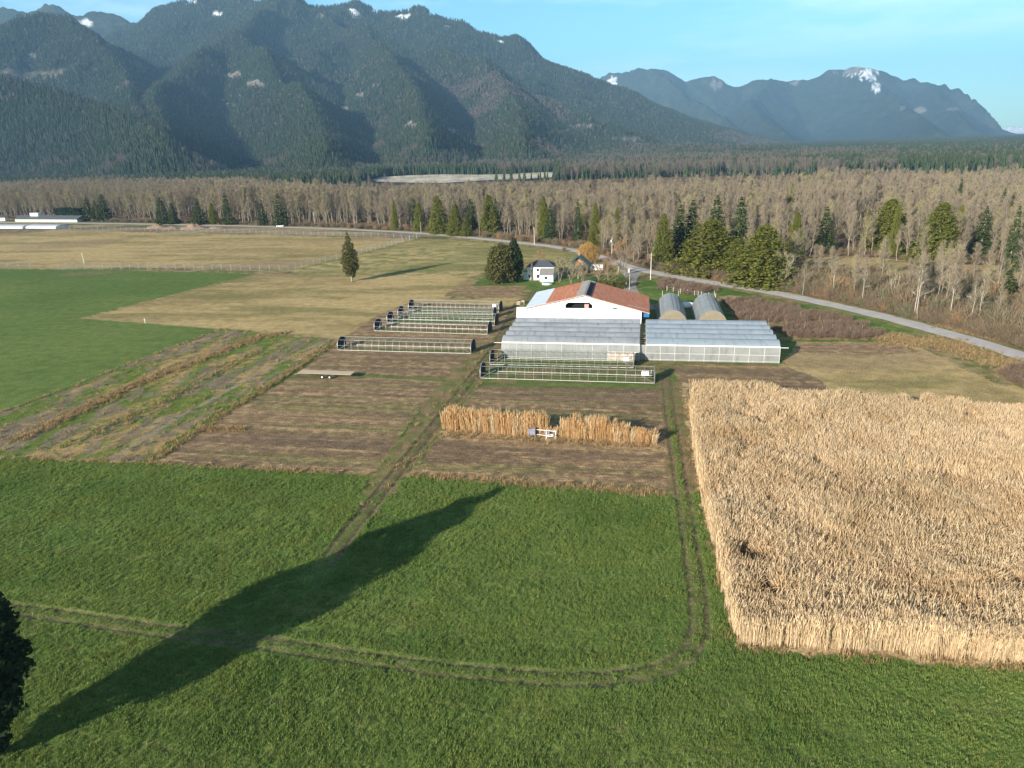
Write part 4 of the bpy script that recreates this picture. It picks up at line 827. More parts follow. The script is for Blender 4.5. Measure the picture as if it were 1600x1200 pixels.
# undergrowth on the forest floor and along its edge
e1 = [tufts_along(PX((1000, 419), (1060, 428), (1200, 447), (1300, 466), (1450, 500), (1600, 539), (1760, 590)), 2.4, 900), tufts_along(PX((0, 341), (330, 349.5), (500, 354), (660, 360.5), (800, 374), (905, 387), (970, 405)), 3.5, 700)]
e2 = rand_in(forest_poly, 9000, RNG); e2 = e2[in_view(np.c_[e2, np.zeros(len(e2))], 40) & (np.hypot(*e2.T) < 520)][:4200]
e3 = rand_in(PX((1240, 430), (1500, 445), (1700, 470), (1760, 590), (1600, 540), (1450, 500), (1240, 456)), 1500, RNG)
qb = np.concatenate(e1 + [e2, e3]); qb = qb[(pline_dist(qb[:, 0], qb[:, 1], ROADLINE) > 5.) & ~inpoly(qb[:, 0], qb[:, 1], PX((1254, 405), (1330, 401), (1600, 421), (2000, 450), (2000, 500), (1600, 446), (1500, 439), (1256, 427)))]
rot, scl = sc_rand(len(qb), RNG, .6, 1.5, .1); inb = inpoly(qb[:, 0], qb[:, 1], PX((1235, 426), (1500, 441), (1700, 458), (2200, 500), (2200, 800), (1600, 562), (1450, 522), (1235, 470))) & (pline_dist(qb[:, 0], qb[:, 1], ROADLINE) > 9); scl[inb] *= RNG.uniform(.9, 1.9, (inb.sum(), 1)); bp_k = np.where(inb, RNG.choice(4, len(qb), p=[.3, .15, .47, .08]), RNG.choice(4, len(qb), p=[.4, .3, .2, .1])); scatter('undergrowth', brs, np.c_[qb, np.zeros(len(qb))], rot, scl, bp_k)

# ---- evergreens one can tell apart
fir = [gen_conifer(201 + i, 20, 3.3, .05, 28, 10, 10, .75, .32, .8, M['fir'], 'fir') for i in range(3)]
cedar = [gen_conifer(211 + i, 19, 5.2, .015, 54, 19, 20, .56, .46, .52, M['cedar'], 'cedar') for i in range(3)]
def evergreen(bx, by, ty, wpx, kind, label, name, cat='tree', group=None, dh=0.):
    b_, h = height_at(bx, by, ty); ref = 20. if kind in fir else 19.; rw = 3.3 if kind in fir else 5.2
    d_ = math.hypot(b_[0], b_[1], CAMH); wm = wpx * (1.32 if wpx > 40 else 1.15) * d_ / FPX / 2
    return put_tree(name, kind, b_[0], b_[1], 0, wm / rw, h / ref, rnd.uniform(0, 6), label, cat, group)
for a in EVG:
    evergreen(*a[:4], kind=(cedar if a[4][0] == 'c' else fir)[int(a[4][1])], label=a[5], name='cedar_tree' if a[4][0] == 'c' else 'fir_tree')
wq_ = rand_in(forest_poly, 400, np.random.default_rng(77)); wq_ = wq_[in_view(np.c_[wq_, np.zeros(len(wq_))], 20) & (pline_dist(wq_[:, 0], wq_[:, 1], ROADLINE) > 25) & ~belt_of(wq_) & (wq_[:, 0] > -90) & (np.hypot(*wq_.T) < 520)][:34]
for k, (x_, y_) in enumerate(wq_):
    kd = fir[k % 3] if k % 2 else cedar[k % 3]; sz = rnd.uniform(.75, 1.12); put_tree('fir_tree' if k % 2 else 'cedar_tree', kd, x_, y_, 0, sz * rnd.uniform(.7, .95) * (1. if k % 2 else .62), sz, rnd.uniform(0, 6), 'green conifer half hidden among the bare trees deep inside the wood', 'tree', 'conifers deep in the bare wood')
# lone tree in the meadow
b_, h = height_at(550, 440, 360); rg = np.random.default_rng(8); lum = []
for i in range(26):
    g = (i + .5) / 26; z = 1.8 + g * 15.4; rad = float(np.interp(z, [1.5, 4, 6.5, 9, 12, 14.5, 17.5], [1.2, 2.7, 3.7, 3.3, 2.2, 1.2, .45])); a = i * 2.4; lum.append((math.cos(a) * rad * .45, math.sin(a) * rad * .45, z, max(.4, rad * rg.uniform(.48, .66)), max(.8, rad * .5)))
lone = gen_lumps(231, lum, 6500, .42, M['olive'], [([(0, 0, -.3), (.1, .05, 8), (0, 0, 17.2)], .34, .05)], 'lone_tree')
put_tree('lone_tree', lone, b_[0], b_[1], 0, 1., h / 17.8, .6, 'lone olive-brown conifer with narrow top standing in the tan meadow', 'tree', None)
# two evergreens next to the white house
b_, h = height_at(784, 443, 379)
k = gen_lumps(241, [(0, 0, 6.2, 4.6, 5.2), (-2.6, -.5, 4.2, 3.3, 3.9), (2.4, .4, 4.6, 3.2, 4.2), (-1.2, .4, 9.2, 3.0, 4.0), (1.6, 0, 9.4, 2.8, 3.8), (.2, -.2, 11.4, 1.8, 2.6), (-3.0, .8, 7.4, 2.0, 2.8), (3.4, .6, 7.2, 1.8, 2.8)], 9000, .55, M['olive'], [([(0, 0, -.3), (.1, 0, 6)], .5, .2)], 'round_evergreen')
put_tree('evergreen_tree', k, b_[0], b_[1], 0, 1., h / 13.9, 0, 'broad rounded evergreen beside the white farmhouse, its lit side olive', 'tree', None)
b_, h = height_at(804, 441, 373)
k = gen_lumps(242, [(0, 0, 4.6, 2.9, 4.4), (.4, 0, 8.4, 2.7, 4.2), (.1, 0, 11.6, 1.9, 3.2), (.3, .1, 13.6, 1.0, 2.0), (1.4, .5, 6.2, 2.0, 2.8)], 6000, .5, M['dark_leaf'], [([(0, 0, -.3), (0, 0, 8)], .4, .15)], 'narrow_evergreen')
put_tree('evergreen_tree', k, b_[0], b_[1], 0, 1., h / 15.4, 0, 'narrow taller dark evergreen on the house side of the rounded one', 'tree', None)
# tall tree at the left edge whose shadow crosses the crop
tip = G(790, 757); A_ = R(SUN_AZ - 180); L = 61.5
bx, by = tip[0] - L * math.sin(A_), tip[1] - L * math.cos(A_); ht = L * math.tan(R(SUN_EL))
rg = np.random.default_rng(5); lum = []
for i in range(22):
    g = (i + .5) / 22; z = 1.2 + g * (ht - 2.3); rad = float(np.interp(z, [1., 3.5, 6, 9, 12, 15, 18, ht], [1.5, 2.7, 4.7, 5.2, 4.7, 3.7, 2.3, .5]))
    a = i * 2.4; o_ = rad * .42; lum.append((math.cos(a) * o_, math.sin(a) * o_, z, max(.7, rad * rg.uniform(.5, .68)), max(1.1, rad * .52)))
k = gen_lumps(251, lum, 26000, .42, M['dark_leaf'], [([(0, 0, -.3), (.1, .1, ht * .5), (0, 0, ht * .93)], .42, .06)], 'tall_evergreen')
put_tree('tall_tree', k, bx, by, 0, 1, 1, 0, 'tall dark evergreen at the left edge casting the long shadow over the crop', 'tree', None)
# willow, fruit trees and other bare trees round the houses
b_, h = height_at(919, 413, 376)
k1 = gen_bare(261, 9, .2, 3.6, 16, 500, .3, .7, .05, 1.2, twig_mat=M['twig_orange']); k2 = gen_lumps(262, [(0, 0, 5.4, 3.6, 3.2), (-2.0, .4, 5.0, 2.4, 2.8), (2.2, 0, 4.6, 2.6, 2.8), (.3, 0, 7.4, 2.0, 1.6)], 5200, .055, M['twig_orange'], None, 'willow', 1.5)
put_tree('willow_tree', (k1[0], k2[1]), b_[0], b_[1], 0, 1.0, h / 9.2, 0, 'golden orange weeping willow behind the cabin and trailer', 'tree', None)
orch = [gen_bare(271 + i, 7, .18, 3.2, 16, 1100, .18, .55, .04, 1.0, .3, 3, twig_mat=M['twig_green' if i == 0 else 'twig_russet' if i == 1 else 'twig']) for i in range(3)]
for bx_, by_, ty, kd, lab in [(874, 441, 409, 0, 'spreading bare fruit tree touching the right side of the white farmhouse'), (893, 444, 415, 0, 'low bare fruit tree between farmhouse and cabin'), (911, 446, 418, 2, 'dark bare shrub-like tree left of the white trailer'), (936, 447, 417, 1, 'thin brown bare tree just right of the trailer'), (951, 449, 411, 1, 'round orange-brown bare tree beside the clipped hedge'), (966, 428, 382, 1, 'tall russet bare tree at the mouth of the driveway'), (847, 421, 397, 1, 'small mauve-brown bare tree behind the white farmhouse'), (976, 430, 392, 2, 'grey-brown bare tree right of the tall russet one'),
                             (903, 436, 412, 0, 'bare tree in front of the cabin gable')]:
    b_, h = height_at(bx_, by_, ty); put_tree('bare_fruit_tree', orch[kd], b_[0], b_[1], 0, h / 7 * (1.05 if kd != 1 else .9), h / 7, rnd.uniform(0, 6), lab, 'tree', None)
# birches beyond the road
birch = [gen_bare(281 + i, 14, .35, 2.0, 12, 700, .11, .95, .035, 1.3, trunk_mat=M['birch'], twig_mat=M['twig']) for i in range(3)] + [gen_bare(291, 9, .12, 4.5, 18, 800, .10, .5, .035, 1.4, .4, 5, trunk_mat=M['birch'], twig_mat=M['twig_green'])]
for bx_, by_, ty, kd, lab in [(1430, 497, 402, 0, 'leftmost of the white-stemmed birches beyond the road bend'), (1434, 498, 392, 1, 'birch leaning against the leftmost white-stemmed birch'), (1441, 490, 410, 2, 'third thin white birch from the left beyond the road bend'), (1449, 481, 408, 0, 'slim birch in the middle of the white clump beyond the road'), (1458, 482, 396, 1, 'thick white birch behind the middle of the clump'), (1463, 478, 405, 2, 'curved birch on the right of the first white clump'), (1484, 502, 398, 0, 'left stem of the birch pair right of the white clump'), (1488, 503, 404, 1, 'right stem of the birch pair right of the white clump'),
                             (1513, 512, 432, 2, 'short thin birch above the orange bank'), (1524, 510, 425, 0, 'slanting pale birch right of the short thin one'), (1550, 472, 395, 1, 'tall pale stem in front of the small pine'), (1594, 538, 430, 1, 'pale birch at the right edge of the photo beside the road'), (1393, 471, 428, 3, 'many-stemmed pale bush tree fanning out beyond the road'), (1298, 464, 400, 0, 'crooked white-stemmed tree in front of the clearing\'s left end'), (1254, 461, 410, 2, 'short pale tree at the foot of the brush right of the cedars'), (1350, 477, 400, 1, 'grey-stemmed tree in front of the clearing'), (1402, 408, 360, 1, 'white trunk standing beside the cedar at the clearing'), (1222, 450, 400, 3, 'pale arching bush tree against the pointed cedar')]:
    b_, h = height_at(bx_, by_, ty); sc_ = h / (14 if kd < 3 else 9); put_tree('birch_tree', birch[kd], b_[0], b_[1], 0, max(.75, sc_), sc_, rnd.uniform(0, 6), lab, 'tree', None)
# hedges
def hedge(name, pts, wd, h, n, leaf, mat, label):
    p = np.array(pts); o = thing(name, label, 'hedge', (*p[0], 0)); L = np.r_[0, np.cumsum(np.hypot(*np.diff(p, axis=0).T))]; t = RNG.uniform(0, L[-1], n); i = np.clip(np.searchsorted(L, t) - 1, 0, len(p) - 2)
    d = p[i + 1] - p[i]; d = d / np.linalg.norm(d, axis=1, keepdims=True); s_ = RNG.uniform(-1, 1, n); zz = RNG.uniform(0, 1, n) ** .7
    top = RNG.random(n) < .45; zz[top] = RNG.uniform(.9, 1.03, top.sum()); s_[~top] = np.sign(s_[~top]) * RNG.uniform(.85, 1.05, (~top).sum())
    c = np.stack([np.interp(t, L, p[:, 0]) - d[:, 1] * s_ * wd / 2 - p[0, 0], np.interp(t, L, p[:, 1]) + d[:, 0] * s_ * wd / 2 - p[0, 1], zz * h * (.93 + .14 * fbm(t * .5, t * 0, 461, 2))], 1)
    C = NB(); C.leaves(c, leaf, RNG); link('foliage', C.mesh('foliage', [mat]), o)
hedge('hedge', PX((935, 449), (960, 451), (976, 450), (981, 446)), 1.8, 2.2, 2600, .35, M['olive'], 'clipped green hedge curving beside the driveway behind the barn')
hedge('hedge', PX((94, 345), (131, 345.5)), 6., 9.3, 5200, 1.0, M['dark_leaf'], 'tall clipped dark hedge block beside the long low shed')

# ---- woods on the plain and mountain sides
hill = [gen_hill_tree(i, 'hill_fir', M['hill_fir']) for i in range(4)] + [gen_hill_bush(9 + i, 'hill_bush', M['hill_bush'] if 'hill_bush' in M else leafy('hill_bush', (.12, .10, .08), (.16, .135, .11), 0)) for i in range(2)]
def far_sample(n, r0, r1, power):
    r = (RNG.uniform(0, 1, n) * (r1 ** power - r0 ** power) + r0 ** power) ** (1 / power); a = RNG.uniform(R(-40), R(40), n); return r * np.sin(a), r * np.cos(a)
x, y = far_sample(470000, 980, 5300, 1.45); z, op, ll = ground_z(x, y); r = np.hypot(x, y)
clump = fbm(x * .006, y * .006, 471, 3); flatp = z < 7; px_ = 800 + FPX / .948 * x / np.maximum(y, 1)
dec = RNG.random(len(x)) < np.where(flatp, .06, np.clip(ll * 1.0 + .05, 0, .92))
dec |= flatp & (px_ > 560) & (px_ < 1420) & (RNG.random(len(x)) < np.where(r < 1200, .55, .30) * sm(r, 2600, 1500)) & (clump < .56); keep = (op < .3) & (clump + RNG.uniform(-.2, .2, len(x)) > np.where(flatp & (px_ > 600), .40, .22))
keep &= ~(inpoly(x, y + 25, BAR) | inpoly(x, y + 60, BAR)) | (RNG.random(len(x)) < .02)
keep &= ~((px_ > 570) & (px_ < 875) & (r < 1190)) | (RNG.random(len(x)) < .05)
x, y, z, dec, r = x[keep], y[keep], z[keep], dec[keep], r[keep]; n = len(x)
hgt_ = np.where(dec, RNG.uniform(11, 19, n), RNG.uniform(10, 21, n)) * (1 + .22 * sm(r, 2500, 5200)); wd_ = np.where(dec, hgt_ * RNG.uniform(.7, 1.0, n), hgt_ * RNG.uniform(.75, 1.1, n))
rot = np.zeros((n, 3)); rot[:, 2] = RNG.uniform(0, 6.28, n)
near_dec = dec & (r < 2300); gw = leafy('grey_wood', (.185, .155, .125), (.145, .13, .11), .05); grey_wood = []
for me_ in bm[:4]: m2 = me_.copy(); m2.materials[0] = gw; m2.materials[1] = gw; grey_wood.append(m2)
if near_dec.any():
    hs_ = hgt_[near_dec] / 22.; scatter('valley_wood', grey_wood, np.stack([x, y, z - .3], 1)[near_dec], rot[near_dec], np.stack([hs_ * 1.5, hs_ * 1.5, hs_], 1), RNG.integers(0, 4, near_dec.sum()))
for nm, sel in (('valley_forest', (z < 7) & ~near_dec), ('mountain_forest', (z >= 7) & ~near_dec)):
    scatter(nm, hill, np.stack([x, y, z - .8], 1)[sel], rot[sel], np.stack([wd_, wd_, hgt_], 1)[sel], np.where(dec, RNG.integers(4, 6, n), RNG.integers(0, 4, n))[sel])

# ================================================================== BUILDINGS AND FARM THINGS
def RV(px, py, v0):
    """(u, z) where the sight line through a pixel meets the upright plane v = v0 of the farm grid"""
    d = ray(px, py); o = np.array([0, 0, CAMH]); n = np.array([VV_[0], VV_[1], 0]); t = ((np.array([*ORG, 0]) - o) @ n + v0) / (d @ n); q = o + d * t
    return float((q[:2] - ORG) @ UV_), float(q[2])
def UVP(px, py, z=0.): q = G(px, py, z)[:2] - ORG; return float(q @ UV_), float(q @ VV_)

# ---- gutter-connected plastic greenhouses
def bay_profile(i, w, hg, hr, n=9):
    """gothic arch of one bay, gutter to gutter"""
    out = []
    for k in range(n):
        s = -1 + 2 * k / (n - 1); a = abs(s); out.append((i * w + w * (k / (n - 1)), hg + (hr - hg) * (1 - a ** 1.9) * (1 - .0 * a)))
    return out
def greenhouse(name, label, u0, u1, mroof, bulge, hg=3.6, hr=4.55, nb=5, w=4.25, spacing=3.05):
    o = thing(name, label, 'greenhouse', F3(u0, 0))
    for i in range(nb):
        prof = bay_profile(i, w, hg, hr); mb = MB(); nu = max(2, int((u1 - u0) / 1.5))
        for k in range(len(prof) - 1):
            for j in range(nu):
                a, b_ = u0 + (u1 - u0) * j / nu, u0 + (u1 - u0) * (j + 1) / nu
                sag = lambda uu, kk: -.03 * (1 if j % 2 else 0)
                mb.quad(F3(a, prof[k][0], prof[k][1]), F3(b_, prof[k][0], prof[k][1]), F3(b_, prof[k + 1][0], prof[k + 1][1]), F3(a, prof[k + 1][0], prof[k + 1][1]))
        mb.build('roof_bay', mroof, o, smooth=True)
        for ue in (u0, u1):
            mb = MB(); mb.add([F3(ue, i * w, 0)] + [F3(ue, a, z) for a, z in prof] + [F3(ue, (i + 1) * w, 0)], [tuple(range(len(prof) + 2))]); mb.build('end_wall', M['film_wall'], o)
    wall = [(0, hg), (-bulge * .55, hg * .84), (-bulge, hg * .6), (-bulge, hg * .36), (-bulge * .6, 0)]
    mb = MB(); nu = int((u1 - u0) / spacing)
    for k in range(len(wall) - 1): mb.quad(F3(u0, *wall[k]), F3(u1, *wall[k]), F3(u1, *wall[k + 1]), F3(u0, *wall[k + 1]))
    mb.build('front_wall', M['film_wall'], o, smooth=True)
    mb = MB(); mb.fbox(u0, u1, nb * w - .02, nb * w + .02, 0, hg); mb.build('back_wall', M['film_wall'], o)
    mb = MB()
    for j in range(nu + 1):
        uu = u0 + (u1 - u0) * j / nu; mb.tube([F3(uu, a - .06, z) for a, z in wall], .045, 4)
        for i in range(nb):
            mb.tube([F3(uu, a, z - .10) for a, z in bay_profile(i, w, hg, hr, 7)], .04, 4); mb.tube([F3(uu, (i + 1) * w, 0), F3(uu, (i + 1) * w, hg)], .05, 4)
    for z in (.3, hg * .47): mb.tube([F3(u0, -bulge - .05, z), F3(u1, -bulge - .05, z)], .035, 4)
    mb.build('frame', M['white_pipe'], o)
    mb = MB()
    for i in range(1, nb): mb.fbox(u0, u1, i * w - .12, i * w + .12, hg - .03, hg + .09)
    mb.build('gutter', M['galv'], o)
    mb = MB(); mb.fbox(u0, u1, -.16, .03, hg - .06, hg + .06); mb.build('eave_board', M['white_pipe'], o)
    return o
gl = greenhouse('greenhouse', 'left greenhouse with smoky grey film roof and bulging front wall below the white barn', 0., 30.3, M['film_grey'], .55)
gr = greenhouse('greenhouse', 'right greenhouse with pale blue-grey roof and flat front wall below the hoop houses', 31.7, 59.3, M['film_blue'], .12)
for gh, a, b_, z in ((gl, -1.7, 30.4, 3.45), (gr, 31.8, 60.9, 3.45)):
    mb = MB(); mb.tube([F3(a, -.30, z), F3(b_, -.30, z)], .075, 6); mb.build('roll_bar', M['white_pipe'], gh)
mb = MB()   # the rolled-up corner where crop crates show
for k in range(5): mb.fbox(23.6 + k * 1.65, 23.68 + k * 1.65, -.86, -.78, 0, 2.05)
for z in (.55, 1.25, 2.0): mb.fbox(23.6, 30.3, -.87, -.80, z, z + .07)
mb.build('lattice', M['white_pipe'], gl)
mb = MB(); mb.fbox(23.7, 30.2, -.74, -.70, .1, 1.95); mb.build('netting', simple('tan_netting', (.46, .40, .33), (.34, .28, .22), 2.5, .9), gl)
mb = MB()
for k in range(11): mb.fbox(30.42, 31.58, .4 + k * 1.9, .62 + k * 1.9, 3.2, 3.32)
for a in (30.45, 31.5): mb.fbox(a, a + .08, .1, 21, 3.34, 3.44)
mb.build('link_frame', M['wood'], gr)
mb = MB(); mb.quad(F3(30.32, .4, 0), F3(31.68, .4, 0), F3(31.68, .4, 3.2), F3(30.32, .4, 3.2)); mb.build('link_panel', M['film_wall'], gr)

# ---- the barn
fv, rv = 27.4, 48.; Lu, Lz, Ru, Rz, Tu, Tz = 1.2, 5.2, 32.6, 4.15, 16.0, 8.55
barn = thing('barn', 'big white barn with low gable and rusty red metal roof behind the greenhouses', 'barn', F3(16, 27.6))
zl = lambda u: Lz + (Tz - Lz) * (u - Lu) / (Tu - Lu)
zr_ = lambda u: Rz + (Tz - Rz) * (Ru - u) / (Ru - Tu)
(oa, oz0), (ob, oz1) = RV(883.5, 481.6, 27.6), RV(925.5, 472.9, 27.6)
ov = 27.6
mb = MB()   # front wall in panels round the opening
def wallp(pts): mb.slab([F3(u, ov, z) for u, z in pts], (VV_[0] * .2, VV_[1] * .2, 0))
wl, wr = -1.3, 30.6
wallp([(wl - .25, 0), (oa, 0), (oa, zl(oa) - .2), (2.6, zl(2.6) - .2), (1.4, 5.35), (wl, 5.35)])
wallp([(ob, 0), (wr, 0), (wr, zr_(wr) - .2), (ob, zr_(ob) - .2)])
wallp([(oa, 0), (ob, 0), (ob, oz0), (oa, oz0)])
wallp([(oa, oz1), (ob, oz1), (ob, zr_(ob) - .2), (Tu, Tz - .2), (oa, zl(oa) - .2)])
mb.build('front_wall', M['white_paint'], barn)
mb = MB()
for s_, uu in ((1, oa), (-1, ob)): mb.slab([F3(uu, ov - .03, oz1), F3(uu + s_ * .75, ov - .03, oz1), F3(uu, ov - .03, oz1 - .6)], (VV_[0] * .2, VV_[1] * .2, 0))
mb.build('corner_brace', M['white_paint'], barn)
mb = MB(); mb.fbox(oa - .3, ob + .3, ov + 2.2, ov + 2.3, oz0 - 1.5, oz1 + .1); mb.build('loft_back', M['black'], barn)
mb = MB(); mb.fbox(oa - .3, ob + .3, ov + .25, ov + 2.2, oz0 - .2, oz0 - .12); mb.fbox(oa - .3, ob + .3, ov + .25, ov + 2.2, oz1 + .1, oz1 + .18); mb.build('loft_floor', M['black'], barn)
(pa, pz0), (pb, pz1) = RV(913.2, 481.4, 27.9), RV(919.8, 475.5, 27.9)
mb = MB(); mb.fbox(pa, pb, ov + .35, ov + .8, pz0, pz1); mb.build('pink_panel', M['pink'], barn)
(va, vz0), (vb, vz1) = RV(957.5, 483.2, 27.6), RV(964.3, 481.4, 27.6)
mb = MB(); mb.fbox(va, vb, ov - .02, ov + .02, vz0, vz1); mb.build('vent', M['black'], barn)
mb = MB(); mb.fbox(Lu, Lu + .2, ov + .25, rv - .4, 0, Lz - .15); mb.fbox(wr - .2, wr, ov + .25, rv - .4, 0, zr_(wr) - .25)
mb.slab([F3(u, rv - .4, z) for u, z in ((Lu, 0), (wr, 0), (wr, zr_(wr) - .25), (Tu, Tz - .25), (Lu, Lz - .2))], (VV_[0] * .2, VV_[1] * .2, 0)); mb.build('outer_walls', M['white_paint'], barn)
mb = MB(); mb.fbox(wr + .05, Ru - .1, ov + .9, ov + 1.0, 2.9, Rz - .25); mb.build('blue_panel', M['blue_paint'], barn)
def roofslab(name, u0, z0, u1, z1, mat, va=fv - .25, vb=rv, t=.12, ribs=0):
    mb = MB(); mb.slab([F3(u0, va, z0), F3(u1, va, z1), F3(u1, vb, z1), F3(u0, vb, z0)], (0, 0, t))
    for k in range(ribs):
        f0 = (k + .5) / ribs; vv = va + (vb - va) * f0
        mb.slab([F3(u0, vv, z0 + t), F3(u1, vv, z1 + t), F3(u1, vv + .05, z1 + t), F3(u0, vv + .05, z0 + t)], (0, 0, .035))
    return mb.build(name, mat, barn)
split = 6.3
roofslab('roof_pale_sheet', Lu - .2, zl(Lu - .2), split, zl(split), M['grey_roof'], ribs=26)
roofslab('roof_left', split + .01, zl(split), Tu - 1.9, zl(Tu - 1.9), M['rust_roof'], ribs=26)
roofslab('roof_right', Tu + 1.7, zr_(Tu + 1.7), 25., zr_(25.), M['rust_roof'], ribs=26)
roofslab('roof_right_lower', 25.01, zr_(25.) - .03, Ru, Rz - .03, M['rust_roof'], ribs=26)
roofslab('ridge_sheet', Tu - 1.95, zl(Tu - 1.95) + .06, Tu, Tz + .10, M['ridge_metal'], fv - .1, rv + .05, .14, 18)
roofslab('ridge_sheet', Tu + .01, Tz + .10, Tu + 1.75, zr_(Tu + 1.75) + .06, M['ridge_metal'], fv - .1, rv + .05, .14, 18)
roofslab('ridge_panel', Tu + .55, zr_(Tu + .55) + .29, Tu + 1.72, zr_(Tu + 1.72) + .24, M['dark_panel'], fv + .5, rv - 2.5, .05)
roofslab('pale_batten', 27.2, zr_(27.2) + .14, 32.3, zr_(32.3) + .12, M['ridge_metal'], fv + 2.6, fv + 3.0, .05)
mb = MB(); mb.slab([F3(Lu - .2, fv - .3, zl(Lu - .2) - .06), F3(Tu, fv - .3, Tz - .06), F3(Tu, fv - .3, Tz + .14), F3(Lu - .2, fv - .3, zl(Lu - .2) + .14)], (-VV_[0] * .06, -VV_[1] * .06, 0))
mb.slab([F3(Tu, fv - .3, Tz - .06), F3(Ru, fv - .3, Rz - .06), F3(Ru, fv - .3, Rz + .12), F3(Tu, fv - .3, Tz + .14)], (-VV_[0] * .06, -VV_[1] * .06, 0)); mb.build('barge_board', simple('faded_red_board', (.45, .26, .21), (.55, .40, .34), 1.5, .7), barn)

# ---- two hoop houses
def hoop_house(label, u0, u1, v0, v1, h, mat):
    o = thing('hoop_house', label, 'hoop house', F3((u0 + u1) / 2, v0)); w_ = u1 - u0
    prof = []
    for k in range(15):
        s = -1 + 2 * k / 14; prof.append((u0 + w_ * (k / 14), h * (1 - abs(s) ** 2.3) ** .78 if abs(s) < 1 else 0.))
    mb = MB(); nv = 12
    for k in range(14):
        for j in range(nv):
            a, b_ = v0 + (v1 - v0) * j / nv, v0 + (v1 - v0) * (j + 1) / nv
            mb.quad(F3(prof[k][0], a, prof[k][1]), F3(prof[k + 1][0], a, prof[k + 1][1]), F3(prof[k + 1][0], b_, prof[k + 1][1]), F3(prof[k][0], b_, prof[k][1]))
    mb.build('cover', mat, o, smooth=True)
    for vv in (v0 - .02, v1 + .02):
        mb = MB(); mb.slab([F3(a, vv, z) for a, z in prof], (-VV_[0] * .06, -VV_[1] * .06, 0)); mb.build('gable', M['plywood'], o)
    for j in range(nv + 1):
        vv = v0 + (v1 - v0) * j / nv; mb = MB(); mb.tube([F3(a, vv, z + .05) for a, z in prof[::2]], .04, 4); mb.build('hoop', M['galv'], o)
    mb = MB(); mb.tube([F3((u0 + u1) / 2, v0, h + .06), F3((u0 + u1) / 2, v1, h + .06)], .06, 5); mb.build('ridge_pole', M['galv'], o)
    for s_ in (-2.2, 2.2):
        mb = MB(); mb.tube([F3((u0 + u1) / 2 + s_, v1 + .1, 0), F3((u0 + u1) / 2 + s_, v1 + .1, h + .7)], .06, 5); mb.build('end_post', M['pale_pole'], o)
    return o
hoop_house('left hoop house of the pair, next to the barn, grey film with sharp ridge', 34.4, 42.6, 30.5, 52., 4.35, M['film_hoop'])
hoop_house('right hoop house of the pair, bluish film, casting shadow on dry grass', 44.2, 52.4, 30.5, 52., 4.35, M['film_hoop'])
tp = thing('tarp_cover', 'white tarp-covered heap between the backs of the two hoop houses', 'tarp', F3(43.2, 52.8)); mb = MB(); rows = []
for i in range(9):
    s = i / 8; pr = []
    for k in range(9):
        a = math.pi * k / 8; hgt = 1.5 * (math.sin(math.pi * (.12 + .76 * s)) ** .6); pr.append(F3(40.6 + 5.4 * s, 54. - 1.7 * math.cos(a) * (math.sin(math.pi * (.1 + .8 * s)) ** .4), .02 + hgt * math.sin(a) ** .8))
    rows.append(pr)
for i in range(8):
    for k in range(8): mb.quad(rows[i][k], rows[i + 1][k], rows[i + 1][k + 1], rows[i][k + 1])
mb.add(rows[0], [tuple(range(9))]); mb.add(rows[8], [tuple(range(9))[::-1]]); mb.build('tarp', M['white_paint'], tp, smooth=True)
mb = MB(); mb.fbox(40.9, 45.7, 52.2, 52.35, .02, .35); mb.build('timber', M['wood'], tp)

# ---- bare growing-tunnel frames: built once, then copied with every hoop
TL, TWD, TH = 32., 4.8, 2.75
def arch(n=11):
    pr = [(0, 0), (0, .75)]
    for k in range(n): a = math.pi * k / (n - 1); pr.append((TWD / 2 - TWD / 2 * math.cos(a), 1.0 + (TH - 1.0) * math.sin(a) ** .85))
    return pr + [(TWD, .75), (TWD, 0)]
AR = arch()
def make_tunnel(loc, rz, label, sx):
    o = thing('tunnel_frame', label, 'tunnel frame', loc, rz, 'bare growing-tunnel frames'); o.scale = (sx, 1, 1)
    def lb(mb, nm, mat, par=o, at=0.):
        me = bpy.data.meshes.new(nm); me.from_pydata([tuple(p) for p in mb.v], [], mb.f); me.materials.append(mat); me.update(); c = link(nm, me, par, (at, 0, 0)); return c
    hm = MB(); hm.tube([(0, a, z) for a, z in AR], .026, 4); h0 = lb(hm, 'hoop', M['galv'])
    for k in range(1, 20): h1 = h0.copy(); COL.objects.link(h1); h1.parent = o; h1.location = (TL * k / 19, 0, 0)
    for y, z in ((0, 1.15), (TWD, 1.15), (.95, 2.28), (TWD - .95, 2.28), (TWD / 2, TH)):
        mb = MB(); mb.tube([(0, y, z), (TL, y, z)], .028, 4); lb(mb, 'purlin', M['galv'])
    for y in (0, TWD): mb = MB(); mb.tube([(0, y, .06), (TL, y, .06)], .045, 4); lb(mb, 'base_rail', M['white_pipe'])
    for x in (-.06, TL + .02):
        mb = MB(); mb.slab([(x, a, z) for a, z in AR], (.04, 0, 0)); e = lb(mb, 'end_panel', M['black_cloth'])
        mb = MB(); mb.tube([(x + (-.05 if x < 0 else .09), a, z) for a, z in AR], .035, 4); lb(mb, 'panel_rim', M['galv'], e)
    for x0, x1 in ((TL, TL - 3), (0, 3)): mb = MB(); mb.tube([(x0, 0, .1), (x1, 0, 1.9)], .035, 4); lb(mb, 'brace', M['galv'])
    return o
def copy_tunnel(src, loc, rz, label, sx):
    r = src.copy(); COL.objects.link(r); r.location = loc; r.rotation_euler = (0, 0, rz); r.scale = (sx, 1, 1); r['label'] = label
    for ch in list(src.children):
        c = ch.copy(); COL.objects.link(c); c.parent = r
        for g_ in ch.children: d = g_.copy(); COL.objects.link(d); d.parent = c
    return r
